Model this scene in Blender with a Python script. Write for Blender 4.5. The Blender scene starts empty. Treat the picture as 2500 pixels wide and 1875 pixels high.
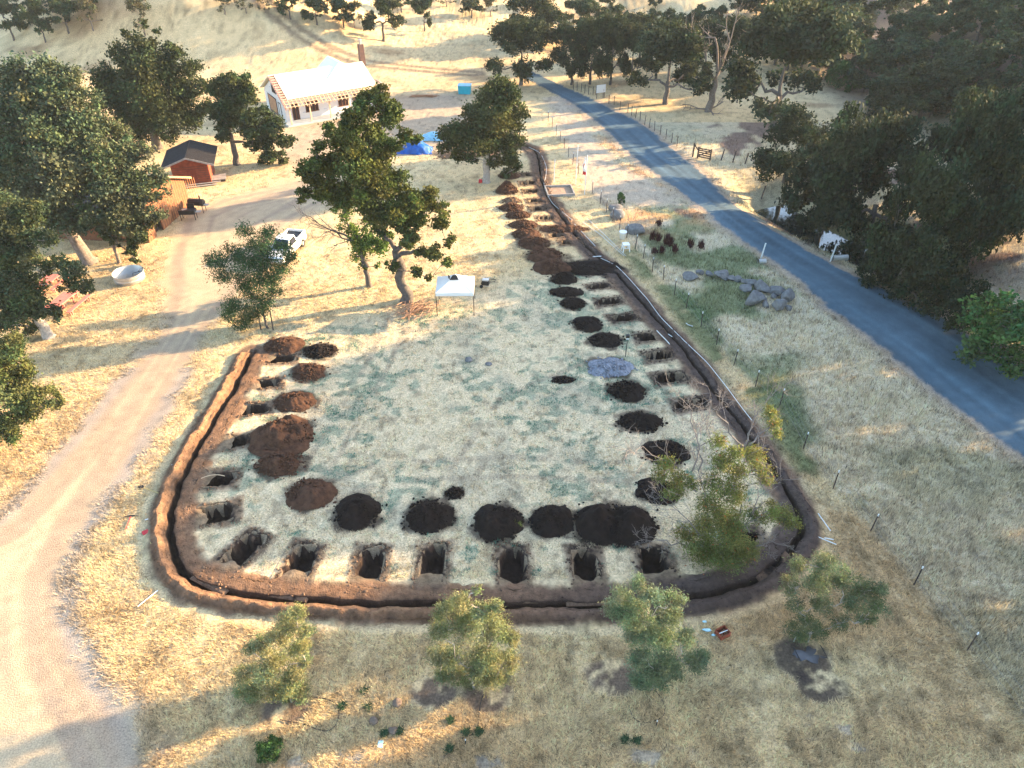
import bpy, math, random
import numpy as np
from mathutils import Vector, Matrix

# ------------------------------------------------------------------ camera, sky, sun, exposure
S = bpy.context.scene
R = math.radians
F, CX, CY = 1800.0, 1250.0, 937.5          # focal length and centre in pixels of the 2500 px photograph
CAMH, PITCH = 32.0, R(37.3)
cam = bpy.data.objects.new('camera', bpy.data.cameras.new('camera'))
S.collection.objects.link(cam)
cam.location = (0, 0, CAMH)
cam.rotation_euler = (math.pi/2 - PITCH, 0, 0)
cam.data.sensor_width = 36
cam.data.lens = 36*F/2500
cam.data.clip_end = 6000
S.camera = cam

SUN_AZ, SUN_EL = R(19), R(14.5)             # azimuth from +x towards +y
SUND = Vector((math.cos(SUN_EL)*math.cos(SUN_AZ), math.cos(SUN_EL)*math.sin(SUN_AZ), math.sin(SUN_EL)))
W = bpy.data.worlds.new('World'); S.world = W; W.use_nodes = True
nt = W.node_tree
sky = nt.nodes.new('ShaderNodeTexSky'); sky.sky_type = 'NISHITA'; sky.sun_disc = False
sky.sun_elevation = SUN_EL; sky.sun_rotation = math.pi/2 - SUN_AZ
sky.air_density = 1.0; sky.dust_density = 1.2; sky.ozone_density = 1.2
nt.links.new(sky.outputs[0], nt.nodes['Background'].inputs[0])
nt.nodes['Background'].inputs[1].default_value = 0.15
sun = bpy.data.objects.new('sun', bpy.data.lights.new('sun', 'SUN'))
S.collection.objects.link(sun)
sun.data.energy = 5.0; sun.data.angle = R(0.5); sun.data.color = (1.0, 0.72, 0.41)
sun.rotation_euler = (-SUND).to_track_quat('-Z', 'Y').to_euler()
S.view_settings.view_transform = 'Standard'; S.view_settings.look = 'None'
S.view_settings.exposure = 2.45; S.view_settings.gamma = 1
S.render.engine = 'CYCLES'
S.cycles.max_bounces = 6; S.cycles.transparent_max_bounces = 8
S.cycles.use_denoising = True
HAZE = 0.00014

# ------------------------------------------------------------------ helpers
rng = np.random.default_rng(11)
random.seed(5)
_noise = {}
def vnoise(x, y, sc, seed=0):
    """smooth value noise in 0..1"""
    if seed not in _noise: _noise[seed] = np.random.default_rng(1000+seed).random((256, 256))
    g = _noise[seed]
    u = np.asarray(x)/sc + 97.3; v = np.asarray(y)/sc + 41.7
    i = np.floor(u).astype(int); j = np.floor(v).astype(int)
    a = u-i; b = v-j; a = a*a*(3-2*a); b = b*b*(3-2*b)
    i0, i1, j0, j1 = i % 256, (i+1) % 256, j % 256, (j+1) % 256
    return (g[i0, j0]*(1-a)+g[i1, j0]*a)*(1-b) + (g[i0, j1]*(1-a)+g[i1, j1]*a)*b
def fbm(x, y, sc, seed=0, o=4):
    t = 0; n = 0; w = 1
    for k in range(o):
        t = t + w*vnoise(x, y, sc/2**k, seed+k); n += w; w *= .5
    return t/n
def ss(a, b, t):
    t = np.clip((np.asarray(t, float)-a)/(b-a), 0, 1); return t*t*(3-2*t)

CREEK = np.array([(28.5, 77), (31.5, 70), (36, 62.5), (41.5, 56), (46.5, 48), (50, 40), (53, 25), (56, 0)], float)
def dline(x, y, pts):
    """distance to a polyline, and arc position of the foot"""
    x = np.asarray(x, float); y = np.asarray(y, float)
    best = np.full(x.shape, 1e9); arc = np.zeros(x.shape); s = 0.0
    side = np.zeros(x.shape)
    for (ax, ay), (bx, by) in zip(pts[:-1], pts[1:]):
        dx, dy = bx-ax, by-ay; L = math.hypot(dx, dy)
        t = np.clip(((x-ax)*dx+(y-ay)*dy)/(L*L), 0, 1)
        d = np.hypot(x-ax-t*dx, y-ay-t*dy)
        m = d < best
        best = np.where(m, d, best); arc = np.where(m, s+t*L, arc)
        side = np.where(m, np.sign((x-ax)*dy-(y-ay)*dx), side)
        s += L
    return best, arc, side
def sdpoly(x, y, poly):
    """signed distance, negative inside"""
    p = np.asarray(poly, float); q = np.vstack([p, p[:1]])
    d, _, _ = dline(x, y, q)
    ins = np.zeros(np.shape(x), bool)
    for (ax, ay), (bx, by) in zip(q[:-1], q[1:]):
        c = (ay > y) != (by > y)
        with np.errstate(divide='ignore', invalid='ignore'):
            xi = ax+(y-ay)*(bx-ax)/(by-ay if by != ay else 1e-9)
        ins ^= c & (x < xi)
    return np.where(ins, -d, d)

def H(x, y):
    """the lie of the land"""
    x = np.asarray(x, float); y = np.asarray(y, float)
    z = 22*np.exp(-((x+58)/25)**2)*ss(120, 148, y)
    z = z + 9*ss(130, 200, y)*ss(-80, -125, x)
    z = z + 15*np.exp(-((x-32)/30)**2-((y-200)/34)**2)
    z = z + 8*np.exp(-((x+8)/16)**2-((y-178)/26)**2)
    z = z + 14*ss(44+6*ss(78, 105, y), 110-24*ss(78, 105, y), x)*(1-ss(114, 156, y))
    z = z - 32*ss(135, 205, y)*ss(46, 84, x)
    z = z + 30*np.exp(-((x-120)/30)**2-((y-275)/45)**2)
    z = z + 20*ss(300, 900, np.hypot(x, y))
    d, _, _ = dline(x, y, CREEK)
    z = z - 2.6*np.exp(-(d/4.3)**2)
    far = ss(112, 160, y)
    z = z + far*(fbm(x, y, 30, 3, 4)-.5)*5
    return z

FWD = np.array((0, math.cos(PITCH), -math.sin(PITCH))); UP = np.array((0, math.sin(PITCH), math.cos(PITCH)))
def ray(px, py):
    return FWD + np.array((1, 0, 0))*((px-CX)/F) + UP*((CY-py)/F)
def P(px, py, z=None):
    """ground point seen at a photograph pixel, and its depth"""
    d = ray(px, py)
    if z is not None:
        t = (CAMH-z)/-d[2]
        return np.array((d[0]*t, d[1]*t, z)), t
    ts = np.concatenate([np.arange(22, 120, .7), np.arange(120, 900, 1.5)])
    def gap(ts): return CAMH+d[2]*ts-H(d[0]*ts, d[1]*ts)
    k = int(np.argmax(gap(ts) <= 0)); lo, hi = ts[max(k-1, 0)], ts[k]
    for _ in range(2):
        f = np.linspace(lo, hi, 40); k = max(1, int(np.argmax(gap(f) <= 0))); lo, hi = f[k-1], f[k]
    return np.array((d[0]*hi, d[1]*hi, float(H(d[0]*hi, d[1]*hi)))), hi
def D(px, py): return P(px*1.1302, py*1.1302)[0]
def flat(pts, k=1.0):
    return np.array([P(a*k, b*k, 0)[0][:2] for a, b in pts])

COL = S.collection
def link(o): COL.objects.link(o); return o
def np_mesh(name, V, faces, col=None, smooth=False):
    """faces: (m,k) array, or a list of such arrays"""
    V = np.asarray(V, np.float32)
    if not isinstance(faces, list): faces = [faces]
    faces = [np.asarray(f, np.int32) for f in faces if len(f)]
    me = bpy.data.meshes.new(name)
    me.vertices.add(len(V)); me.vertices.foreach_set('co', V.ravel())
    tot = np.concatenate([np.full(len(f), f.shape[1], np.int32) for f in faces])
    idx = np.concatenate([f.ravel() for f in faces])
    me.loops.add(len(idx)); me.loops.foreach_set('vertex_index', idx)
    me.polygons.add(len(tot))
    me.polygons.foreach_set('loop_start', np.concatenate([[0], np.cumsum(tot)[:-1]]).astype(np.int32))
    if smooth: me.polygons.foreach_set('use_smooth', np.ones(len(tot), bool))
    me.update(calc_edges=True)
    if col is not None:
        at = me.color_attributes.new('Col', 'FLOAT_COLOR', 'POINT')
        c = np.ones((len(V), 4), np.float32); c[:, :3] = col
        at.data.foreach_set('color', c.ravel())
    return me
def tag(o, label=None, cat=None, group=None, kind=None):
    if label: o['label'] = label
    if cat: o['category'] = cat
    if group: o['group'] = group
    if kind: o['kind'] = kind
    return o
def mobj(name, me, mat=None, parent=None, loc=None):
    o = bpy.data.objects.new(name, me); link(o)
    if mat and not me.materials: me.materials.append(mat)
    if parent: o.parent = parent
    if loc is not None: o.location = loc
    return o
def thing(name, label, cat, loc, rz=0, group=None):
    o = bpy.data.objects.new(name, None); link(o)
    o.location = loc; o.rotation_euler = (0, 0, rz)
    return tag(o, label, cat, group)
def copy_tree(o, parent=None):
    c = o.copy(); COL.objects.link(c)
    if parent: c.parent = parent
    for ch in list(o.children): copy_tree(ch, c)
    return c

class MB:
    """collects simple shapes into one mesh"""
    def __init__(self): self.V = []; self.Fs = []; self.n = 0
    def add(self, V, Fc):
        V = np.asarray(V, float); self.V.append(V)
        for f in Fc: self.Fs.append(tuple(int(i)+self.n for i in f))
        self.n += len(V); return self
    def box(self, c, s, rot=None, taper=1.0):
        hx, hy, hz = s[0]/2, s[1]/2, s[2]/2
        v = np.array([(sx*hx*(taper if sz > 0 else 1), sy*hy*(taper if sz > 0 else 1), sz*hz) for sz in (-1, 1) for sy in (-1, 1) for sx in (-1, 1)])
        if rot is not None: v = v @ np.array(Matrix.Rotation(rot[1], 3, rot[0])).T
        return self.add(v+np.array(c), [(0, 2, 3, 1), (4, 5, 7, 6), (0, 1, 5, 4), (2, 6, 7, 3), (0, 4, 6, 2), (1, 3, 7, 5)])
    def tube(self, pts, r, n=8, caps=True):
        pts = np.asarray(pts, float); r = np.broadcast_to(np.asarray(r, float), (len(pts),))
        V, Fq = tube_arrays([(pts, r)], n)
        self.add(V, Fq)
        if caps:
            b = self.n-len(V)
            self.Fs.append(tuple(b+i for i in range(n))[::-1]); self.Fs.append(tuple(b+len(V)-n+i for i in range(n)))
        return self
    def lathe(self, prof, n=24, c=(0, 0, 0)):
        v = [(c[0]+r*math.cos(2*math.pi*k/n), c[1]+r*math.sin(2*math.pi*k/n), c[2]+z) for r, z in prof for k in range(n)]
        f = [(i*n+k, i*n+(k+1) % n, (i+1)*n+(k+1) % n, (i+1)*n+k) for i in range(len(prof)-1) for k in range(n)]
        return self.add(v, f)
    def poly(self, pts, th=None):
        """flat polygon, or a slab of that thickness along its normal"""
        p = np.asarray(pts, float); n = len(p)
        if th is None: return self.add(p, [tuple(range(n))])
        nn = np.cross(p[1]-p[0], p[2]-p[0]); nn /= np.linalg.norm(nn)
        return self.add(np.vstack([p, p-nn*th]), [tuple(range(n)), tuple(range(2*n-1, n-1, -1))]+[(i, n+i, n+(i+1) % n, (i+1) % n) for i in range(n)])
    def build(self, name, mat, parent=None, loc=None, smooth=False, bevel=0):
        me = bpy.data.meshes.new(name)
        me.from_pydata([tuple(v) for v in np.vstack(self.V)], [], self.Fs)
        if smooth: me.polygons.foreach_set('use_smooth', np.ones(len(me.polygons), bool))
        me.update()
        o = mobj(name, me, mat, parent, loc)
        if bevel:
            m = o.modifiers.new('bevel', 'BEVEL'); m.width = bevel; m.segments = 2
        return o

def tube_arrays(paths, n=6):
    Vs, Fs, off = [], [], 0
    ang = np.arange(n)*2*math.pi/n
    for pts, r in paths:
        pts = np.asarray(pts, float); r = np.asarray(r, float)
        t = np.gradient(pts, axis=0); t /= (np.linalg.norm(t, axis=1, keepdims=True)+1e-9)
        ref = np.where(np.abs(t[:, 2:3]) > .9, np.array([[1., 0, 0]]), np.array([[0, 0, 1.]]))
        a = np.cross(t, ref); a /= (np.linalg.norm(a, axis=1, keepdims=True)+1e-9)
        b = np.cross(t, a)
        ring = pts[:, None, :] + r[:, None, None]*(a[:, None, :]*np.cos(ang)[None, :, None]+b[:, None, :]*np.sin(ang)[None, :, None])
        m = len(pts)
        i = np.arange(m-1)[:, None]*n; k = np.arange(n)[None, :]; k2 = (k+1) % n
        f = np.stack([i+k, i+k2, i+n+k2, i+n+k], -1).reshape(-1, 4)+off
        Vs.append(ring.reshape(-1, 3)); Fs.append(f); off += m*n
    return np.vstack(Vs), np.vstack(Fs)

# ------------------------------------------------------------------ materials
def mat(name, color, rough=.8, metal=0, var=.25, scale=4.0, bump=0.0, bscale=None, attr=False, col2=None, translucent=0, spec=.3, detail=6):
    m = bpy.data.materials.new(name); m.use_nodes = True
    t = m.node_tree; N = t.nodes; L = t.links
    b = N['Principled BSDF']; b.inputs['Roughness'].default_value = rough; b.inputs['Metallic'].default_value = metal
    b.inputs['Specular IOR Level'].default_value = spec
    tc = N.new('ShaderNodeTexCoord')
    nz = N.new('ShaderNodeTexNoise'); nz.inputs['Scale'].default_value = scale; nz.inputs['Detail'].default_value = detail
    nz.inputs['Roughness'].default_value = .65
    L.new(tc.outputs['Object'], nz.inputs['Vector'])
    ramp = N.new('ShaderNodeMapRange'); ramp.inputs[1].default_value = .3; ramp.inputs[2].default_value = .7
    L.new(nz.outputs[0], ramp.inputs[0])
    mix = N.new('ShaderNodeMix'); mix.data_type = 'RGBA'
    L.new(ramp.outputs[0], mix.inputs[0])
    c = np.array(color, float)
    if attr:
        at = N.new('ShaderNodeVertexColor'); at.layer_name = 'Col'
        for k, f in ((6, 1-var), (7, 1+var)):
            mm = N.new('ShaderNodeMix'); mm.data_type = 'RGBA'; mm.blend_type = 'MULTIPLY'; mm.inputs[0].default_value = 1
            mm.clamp_result = False
            L.new(at.outputs[0], mm.inputs[6]); mm.inputs[7].default_value = (*(c*f), 1)
            L.new(mm.outputs[2], mix.inputs[k])
    else:
        mix.inputs[6].default_value = (*np.clip(c*(1-var), 0, 1), 1)
        mix.inputs[7].default_value = (*(np.clip(c*(1+var), 0, 1) if col2 is None else col2), 1)
    L.new(mix.outputs[2], b.inputs['Base Color'])
    if bump:
        n2 = N.new('ShaderNodeTexNoise'); n2.inputs['Scale'].default_value = bscale or scale*4; n2.inputs['Detail'].default_value = 4
        L.new(tc.outputs['Object'], n2.inputs['Vector'])
        bp = N.new('ShaderNodeBump'); bp.inputs['Strength'].default_value = bump; bp.inputs['Distance'].default_value = .05
        L.new(n2.outputs[0], bp.inputs['Height']); L.new(bp.outputs[0], b.inputs['Normal'])
    if translucent:
        tr = N.new('ShaderNodeBsdfTranslucent'); L.new(mix.outputs[2], tr.inputs[0])
        ms = N.new('ShaderNodeMixShader'); ms.inputs[0].default_value = translucent
        L.new(b.outputs[0], ms.inputs[1]); L.new(tr.outputs[0], ms.inputs[2])
        L.new(ms.outputs[0], N['Material Output'].inputs[0])
    return m

M = {}
M['leaf'] = mat('oak_leaves', (1, 1, 1), .75, attr=True, var=.3, scale=.8, translucent=.2, spec=.08)
M['olive'] = mat('olive_leaves', (1, 1, 1), .6, attr=True, var=.2, scale=2, translucent=.35, spec=.2)
M['bark'] = mat('bark', (.17, .135, .11), .95, var=.45, scale=5, bump=.8, bscale=14)
M['bark_pale'] = mat('pale_bark', (.36, .31, .26), .95, var=.35, scale=5, bump=.8, bscale=14)
M['bark_dark'] = mat('dark_bark', (.10, .085, .075), .95, var=.4, scale=5, bump=.6, bscale=14)
M['twig'] = mat('dead_twigs', (.19, .165, .15), .95, var=.3, scale=6)
M['soil'] = mat('dark_soil', (.014, .0095, .008), .95, var=.5, scale=3, bump=1, bscale=12, spec=.1)
M['soil_red'] = mat('red_brown_soil', (.072, .036, .022), .95, var=.5, scale=3, bump=1, bscale=12, spec=.1)
M['soil_tan'] = mat('tan_soil', (.17, .105, .064), .95, var=.4, scale=3, bump=1, bscale=12, spec=.1)
M['soil_attr'] = mat('trench_soil', (1, 1, 1), .95, attr=True, var=.4, scale=3, bump=1, bscale=12, spec=.1)
M['rubble'] = mat('grey_rubble', (.20, .21, .24), .9, var=.5, scale=5, bump=1, bscale=16)
M['rock'] = mat('granite', (.15, .145, .14), .9, var=.4, scale=3, bump=.7, bscale=9)
M['rock_brown'] = mat('brown_rock', (.16, .115, .085), .9, var=.3, scale=3, bump=.5, bscale=9)
M['white'] = mat('white_paint', (.80, .80, .78), .35, var=.04, scale=2, spec=.5)
M['housewrap'] = mat('white_house_wrap', (.66, .64, .62), .6, var=.06, scale=1.2)
M['roofwhite'] = mat('white_roof_membrane', (.88, .75, .54), .7, var=.04, scale=.8)
M['lumber'] = mat('new_lumber', (.62, .44, .28), .8, var=.2, scale=3)
M['osb'] = mat('wood_panel', (.42, .22, .12), .85, var=.25, scale=3)
M['darkopen'] = mat('dark_interior', (.035, .02, .018), .9, var=.4, scale=2)
M['barnwood'] = mat('barn_siding', (.17, .07, .035), .85, var=.25, scale=2)
M['shedwood'] = mat('red_brown_siding', (.23, .055, .028), .8, var=.35, scale=2.5)
M['metalroof'] = mat('dark_metal_roof', (.045, .04, .04), .5, metal=.3, var=.2, scale=3)
M['greywood'] = mat('weathered_boards', (.30, .27, .24), .9, var=.3, scale=4)
M['darkwood'] = mat('dark_wood', (.055, .04, .035), .9, var=.3, scale=4)
M['black'] = mat('black_metal', (.018, .018, .02), .5, var=.2, scale=5)
M['galv'] = mat('galvanised_steel', (.42, .41, .38), .45, metal=.55, var=.12, scale=2)
M['redpaint'] = mat('faded_red_paint', (.55, .17, .13), .75, var=.2, scale=3)
M['glass'] = mat('dark_glass', (.015, .02, .035), .08, var=.1, scale=2, spec=.6)
M['rubber'] = mat('black_rubber', (.02, .02, .02), .8, var=.2, scale=6)
M['canvas'] = mat('white_canvas', (.78, .78, .75), .8, var=.05, scale=1.5, translucent=.12)
M['bluetarp'] = mat('blue_tarp', (.010, .09, .36), .5, var=.35, scale=1.6, bump=.8, bscale=3)
M['lighttarp'] = mat('pale_blue_tarp', (.25, .50, .62), .5, var=.2, scale=1.6, bump=.5, bscale=3)
M['bluebin'] = mat('turquoise_paint', (.01, .33, .42), .5, var=.1, scale=2)
M['pvc'] = mat('white_pipe', (.66, .68, .66), .4, var=.05, scale=3)
M['hose'] = mat('black_hose', (.02, .02, .024), .7, var=.2, scale=6)
M['tpost'] = mat('rusty_post', (.045, .032, .028), .8, var=.3, scale=5)
M['wire'] = mat('fence_wire', (.25, .24, .22), .5, metal=.6, var=.2, scale=5)
M['chimney'] = mat('chimney_cladding', (.10, .055, .045), .85, var=.3, scale=3)
M['dirtflat'] = mat('packed_dirt', (.33, .22, .15), .95, var=.25, scale=2)
M['concrete'] = mat('concrete_slab', (.38, .40, .40), .9, var=.12, scale=1.5)
M['yellow'] = mat('wooden_handle', (.50, .36, .14), .7, var=.2, scale=5)
M['red'] = mat('red_plastic', (.55, .03, .04), .5, var=.12, scale=5)
M['orange'] = mat('orange_paint', (.60, .17, .03), .6, var=.2, scale=5)
M['iceblue'] = mat('pale_blue_plastic', (.42, .70, .80), .5, var=.1, scale=4)
# ------------------------------------------------------------------ layout of the ground (outlines on the level valley floor)
def N2(pts): return flat(pts)
ROAD_L = np.vstack([N2([(1262, 176), (1285, 192), (1304, 203), (1402, 256), (1472, 310), (1535, 373), (1602, 424), (1706, 500), (1800, 577), (1952, 681), (2021, 747), (2202, 884), (2275, 950), (2500, 1115), (2780, 1330)])])
ROAD_R = np.vstack([N2([(1280, 166), (1302, 178), (1327, 190), (1434, 237), (1504, 272), (1580, 310), (1643, 367), (1694, 405), (1801, 494), (1971, 605), (2053, 652), (2180, 713), (2306, 779), (2500, 893), (2800, 1070)])])
ROAD = np.vstack([ROAD_L, ROAD_R[::-1]])
DRIVE = np.vstack([N2([(0, 1270), (150, 1112), (250, 985), (330, 885), (385, 800), (410, 710), (405, 640), (420, 575), (440, 525), (530, 480), (700, 445), (900, 425), (960, 440), (860, 480), (790, 505),
    (700, 555), (640, 625), (600, 700), (545, 765), (488, 850), (420, 965), (350, 1080), (283, 1190), (226, 1280), (178, 1380), (172, 1470), (185, 1570), (260, 1690), (325, 1800), (345, 1900)]), [(-16, 0), (-60, -20), (-60, 22)]])
TRACK = N2([(1335, 240), (1360, 300), (1395, 370), (1425, 430), (1455, 480), (1560, 500), (1660, 500), (1625, 462), (1560, 430), (1500, 395), (1450, 335), (1400, 262), (1372, 232)])
YARD = N2([(690, 320), (760, 295), (980, 235), (1130, 228), (1165, 290), (1090, 365), (960, 385), (800, 425), (715, 425), (680, 370)])
LAWN = N2([(650, 815), (770, 800), (900, 775), (1050, 740), (1180, 715), (1330, 665), (1450, 630), (1520, 720), (1760, 980), (1920, 1200), (1830, 1390), (1400, 1420), (900, 1420), (480, 1390), (500, 1150), (580, 980)])
TR_N = [(x*1.1302, y*1.1302) for x, y in [(549, 757), (525, 803), (500, 850), (474, 890), (450, 930), (425, 970), (405, 1010), (388, 1045), (374, 1085), (366, 1130), (370, 1185), (385, 1225), (410, 1255), (450, 1272), (530, 1288), (640, 1298), (800, 1306), (1000, 1309), (1150, 1310),
    (1300, 1308), (1450, 1298), (1560, 1280), (1640, 1250), (1700, 1202), (1735, 1150), (1722, 1100), (1695, 1050), (1640, 970), (1590, 905), (1545, 850), (1480, 760), (1400, 670), (1340, 600), (1300, 565), (1262, 530), (1220, 480), (1185, 430), (1168, 390), (1165, 350), (1155, 325), (1125, 312)]]
TRENCH_RAW = N2(TR_N)
def resample(p, step):
    p = np.asarray(p, float); s = np.concatenate([[0], np.cumsum(np.linalg.norm(np.diff(p, axis=0), axis=1))])
    # smooth first with a Catmull-Rom pass
    t = np.arange(0, s[-1], step); out = np.stack([np.interp(t, s, p[:, k]) for k in range(p.shape[1])], 1)
    w = max(1, int(1.2/step)); ker = np.hanning(2*w+3)[1:-1]; ker /= ker.sum()
    pad = np.vstack([out[:1].repeat(len(ker)//2, 0), out, out[-1:].repeat(len(ker)//2, 0)])
    return np.stack([np.convolve(pad[:, k], ker, 'valid') for k in range(p.shape[1])], 1), t
TRENCH = resample(TRENCH_RAW, .16)[0]; TRENCH = np.vstack([TRENCH[::8], TRENCH[-1:]])
FENCE_N = [(1338, 298), (1348, 312), (1358, 330), (1367, 345), (1378, 362), (1388, 384), (1398, 402), (1412, 425), (1430, 452), (1446, 472), (1465, 497), (1480, 518), (1496, 540), (1512, 561), (1530, 581), (1550, 608), (1570, 632), (1592, 665), (1619, 684), (1646, 719), (1675, 752), (1711, 800), (1749, 842), (1791, 893), (1844, 944), (1842+61, 991), (1961, 1146-50), (2034, 1193), (2125, 1297), (2231, 1428), (2361, 1588), (2520, 1790)]
FENCE = N2(FENCE_N)
def clip01(t): return np.clip(t, 0, 1)

PILES = [  # photo px, py of the base centre, half widths in px (x), depth ratio, height m, soil, label
 (757, 1205, 60, .85, .75, 'soil_red', 'reddish soil mound in front of the tallest left-hand mound'),
 (872, 1252, 60, .9, .85, 'soil', 'brown soil mound with a grey stone and a smaller clump behind it'),
 (1046, 1262, 66, .85, .8, 'soil', 'ragged near-black soil mound with loose clods off its right side in the front row'),
 (1218, 1277, 63, .9, .8, 'soil', 'dark soil mound with a tuft of yellow-green grass at its foot'),
 (1345, 1273, 54, .9, .8, 'soil', 'dark soil mound touching the left side of the widest mound in the front row'),
 (1500, 1280, 108, .62, .95, 'soil', 'widest dark soil mound of the front row, with two merged humps'),
 (692, 845, 47, .8, .6, 'soil_red', 'orange-lit soil mound at the far end of the left row, nearest the staked young tree'),
 (780, 858, 40, .8, .5, 'soil', 'dark soil mound on the lawn right of the orange-lit mound'),
 (755, 908, 43, .8, .55, 'soil_red', 'half-lit soil mound, third along the left row counting from the staked tree'),
 (717, 982, 50, .8, .6, 'soil_red', 'low brown soil mound on the left of the lawn just above the big double mound'),
 (690, 1068, 76, .95, 1.25, 'soil_red', 'biggest and tallest brown soil mound on the left of the lawn'),
 (685, 1135, 62, .75, .75, 'soil_red', 'brown soil mound leaning against the front of the tallest mound'),
 (1605, 1200, 52, .8, .6, 'soil', 'dark soil mound behind the leafy branches of the locust tree'),
 (1627, 1105, 54, .85, .6, 'soil', 'dark soil mound under the bare twigs left of the locust tree'),
 (1562, 1032, 56, .75, .55, 'soil', 'flat pointed dark soil mound, second above the locust tree in the right row'),
 (1530, 955, 47, .85, .6, 'soil', 'round dark soil mound just in front of the blue-grey rubble heap'),
 (1487, 898, 55, .75, .42, 'rubble', 'blue-grey heap of stony rubble in the right row of mounds'),
 (1478, 832, 41, .8, .45, 'soil', 'dark soil mound beside the post with a black box on top'),
 (1434, 792, 38, .85, .5, 'soil', 'oval dark soil mound, next beyond the mound beside the black-box post'),
 (1398, 742, 34, .8, .5, 'soil', 'small dark soil mound in shade, second beyond the black-box post mound'),
 (1382, 714, 40, .6, .42, 'soil', 'low long dark soil mound at the edge of the tree shade'),
 (1376, 682, 33, .8, .55, 'soil', 'dark soil mound half in shade where the sunlit dry grass begins'),
 (1350, 655, 36, .8, .6, 'soil_red', 'soil mound with orange clods, right of the sunlit grass near the trench bend'),
 (1332, 625, 38, .7, .55, 'soil_red', 'orange-tipped soil mound, merged with the mound behind it near the trench bend'),
 (1306, 595, 32, .8, .55, 'soil_red', 'steep reddish soil mound, fourth in the far sunlit row from the shade edge'),
 (1285, 572, 28, .8, .45, 'soil_red', 'reddish soil mound in the far sunlit row, left of a row of dark pits'),
 (1278, 549, 27, .7, .4, 'soil_red', 'small brown soil mound in the middle of the far sunlit row'),
 (1264, 526, 25, .8, .4, 'soil_red', 'small conical soil mound in the far sunlit row in front of two faint ones'),
 (1248, 508, 24, .8, .42, 'soil_red', 'small brown soil mound, second from the orange column of earth'),
 (1250, 490, 18, .8, .3, 'soil_tan', 'small dusty tan soil mound just below the orange column of earth'),
 (1238, 466, 22, .8, .85, 'soil_red', 'tall narrow orange-lit soil mound beside the roadside-row oak'),
 (1243, 430, 20, .8, .5, 'soil_red', 'orange soil mound under the low right branches of the sunlit oak'),
 (1373, 928, 28, .55, .14, 'soil', 'low flat patch of loose dark clods lying alone on the lawn'),
 (1110, 1205, 24, .8, .3, 'soil', 'small heap of loose dark clods behind the ragged mound'),
 (1150, 375, 70, .3, .5, 'soil_tan', 'long low bank of brown earth in front of the blue tarp'),
 (1440, 655, 62, .5, .45, 'soil', 'dark spread of dug earth across the trench bend by the white stool'),
 (1375, 560, 45, .35, .35, 'soil_red', 'ragged brown clods between the far pits and the trench'),
]
PITS = [  # 2212-px view px, py centre, length m, width m, heading deg, label
 (512, 1192, 3.1, 1.35, 62, 'slanting dug pit at the rounded front left corner of the trench'),
 (645, 1215, 2.6, 1.45, 80, 'dug pit in the front row, right of the slanting corner pit'),
 (797, 1220, 2.5, 1.4, 88, 'dug pit in the front row in front of the mound with a grey stone'),
 (934, 1216, 2.7, 1.3, 90, 'narrow black pit in front of the ragged near-black mound'),
 (1108, 1222, 2.7, 1.45, 91, 'black pit in front of the mound with the yellow-green grass tuft'),
 (1266, 1226, 2.7, 1.4, 92, 'black pit in front of the widest mound'),
 (1418, 1226, 2.9, 1.6, 95, 'dark pit left of the locust tree in the front row'),
 (1640, 1178, 2.4, 1.6, 115, 'dark pit under the locust tree at the front right corner'),
 (606, 776, 2.1, 1.0, 8, 'small dug pit at the far end of the left row beside the trench end'),
 (572, 829, 2.1, 1.0, 8, 'dug pit in the left row, second from the staked young tree'),
 (546, 884, 2.2, 1.1, 8, 'dug pit in the left row, third from the staked young tree'),
 (502, 955, 2.3, 1.2, 8, 'dug pit in the left row beside the tallest brown mound'),
 (466, 1036, 2.3, 1.3, 5, 'dug pit with a curved thin hoop sticking out of it'),
 (458, 1112, 2.6, 1.5, 15, 'wide crumbling pit in the left row near the rounded corner'),
 (1492, 874, 2.2, 1.1, 12, 'dark dug pit in the right row behind the bare twigs of the locust'),
 (1448, 816, 2.2, 1.1, 12, 'dark dug pit right of the blue-grey rubble heap'),
 (1424, 768, 2.1, 1.1, 12, 'dark dug pit right of the post with the black box'),
 (1404, 727, 2.1, 1.1, 12, 'dark dug pit, first beyond the black-box post in the right row'),
 (1348, 687, 2.2, 1.0, 12, 'dark dug pit with a stick across its rim'),
 (1316, 651, 2.0, 1.0, 12, 'dark dug pit, second beyond the one with a stick'),
 (1293, 619, 1.9, .9, 12, 'dark dug pit nearest the rough earth at the trench bend'),
 (1232, 523, 1.8, .9, 10, 'ragged far pit just beyond the trench bend'),
 (1206, 508, 1.7, .8, 10, 'ragged far pit, second beyond the trench bend'),
 (1196, 492, 1.7, .8, 10, 'ragged far pit, third beyond the trench bend'),
 (1182, 471, 1.7, .8, 10, 'ragged far pit, fourth beyond the trench bend'),
 (1166, 451, 1.7, .8, 10, 'ragged far pit, fifth beyond the trench bend'),
 (1160, 434, 1.7, .8, 8, 'ragged far pit, fourth from the curved end of the trench'),
 (1152, 413, 1.7, .8, 8, 'ragged far pit, third from the curved end of the trench'),
 (1143, 395, 1.7, .8, 8, 'ragged far pit, second from the curved end of the trench'),
 (1140, 377, 1.7, .8, 8, 'ragged far pit nearest the curved end of the trench'),
]
pile_pos = []
for px, py, hw, dr, h, *_ in PILES:
    p, z = P(px, py, 0); pile_pos.append((p[0], p[1], hw*z/F*(1.25 if py < 660 else 1), dr))
pit_pos = [(*D(px, py+(9 if py > 1150 else 0))[:2], L+(.35 if py > 1150 else 0), w, R(a)) for px, py, L, w, a, _ in PITS]
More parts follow.
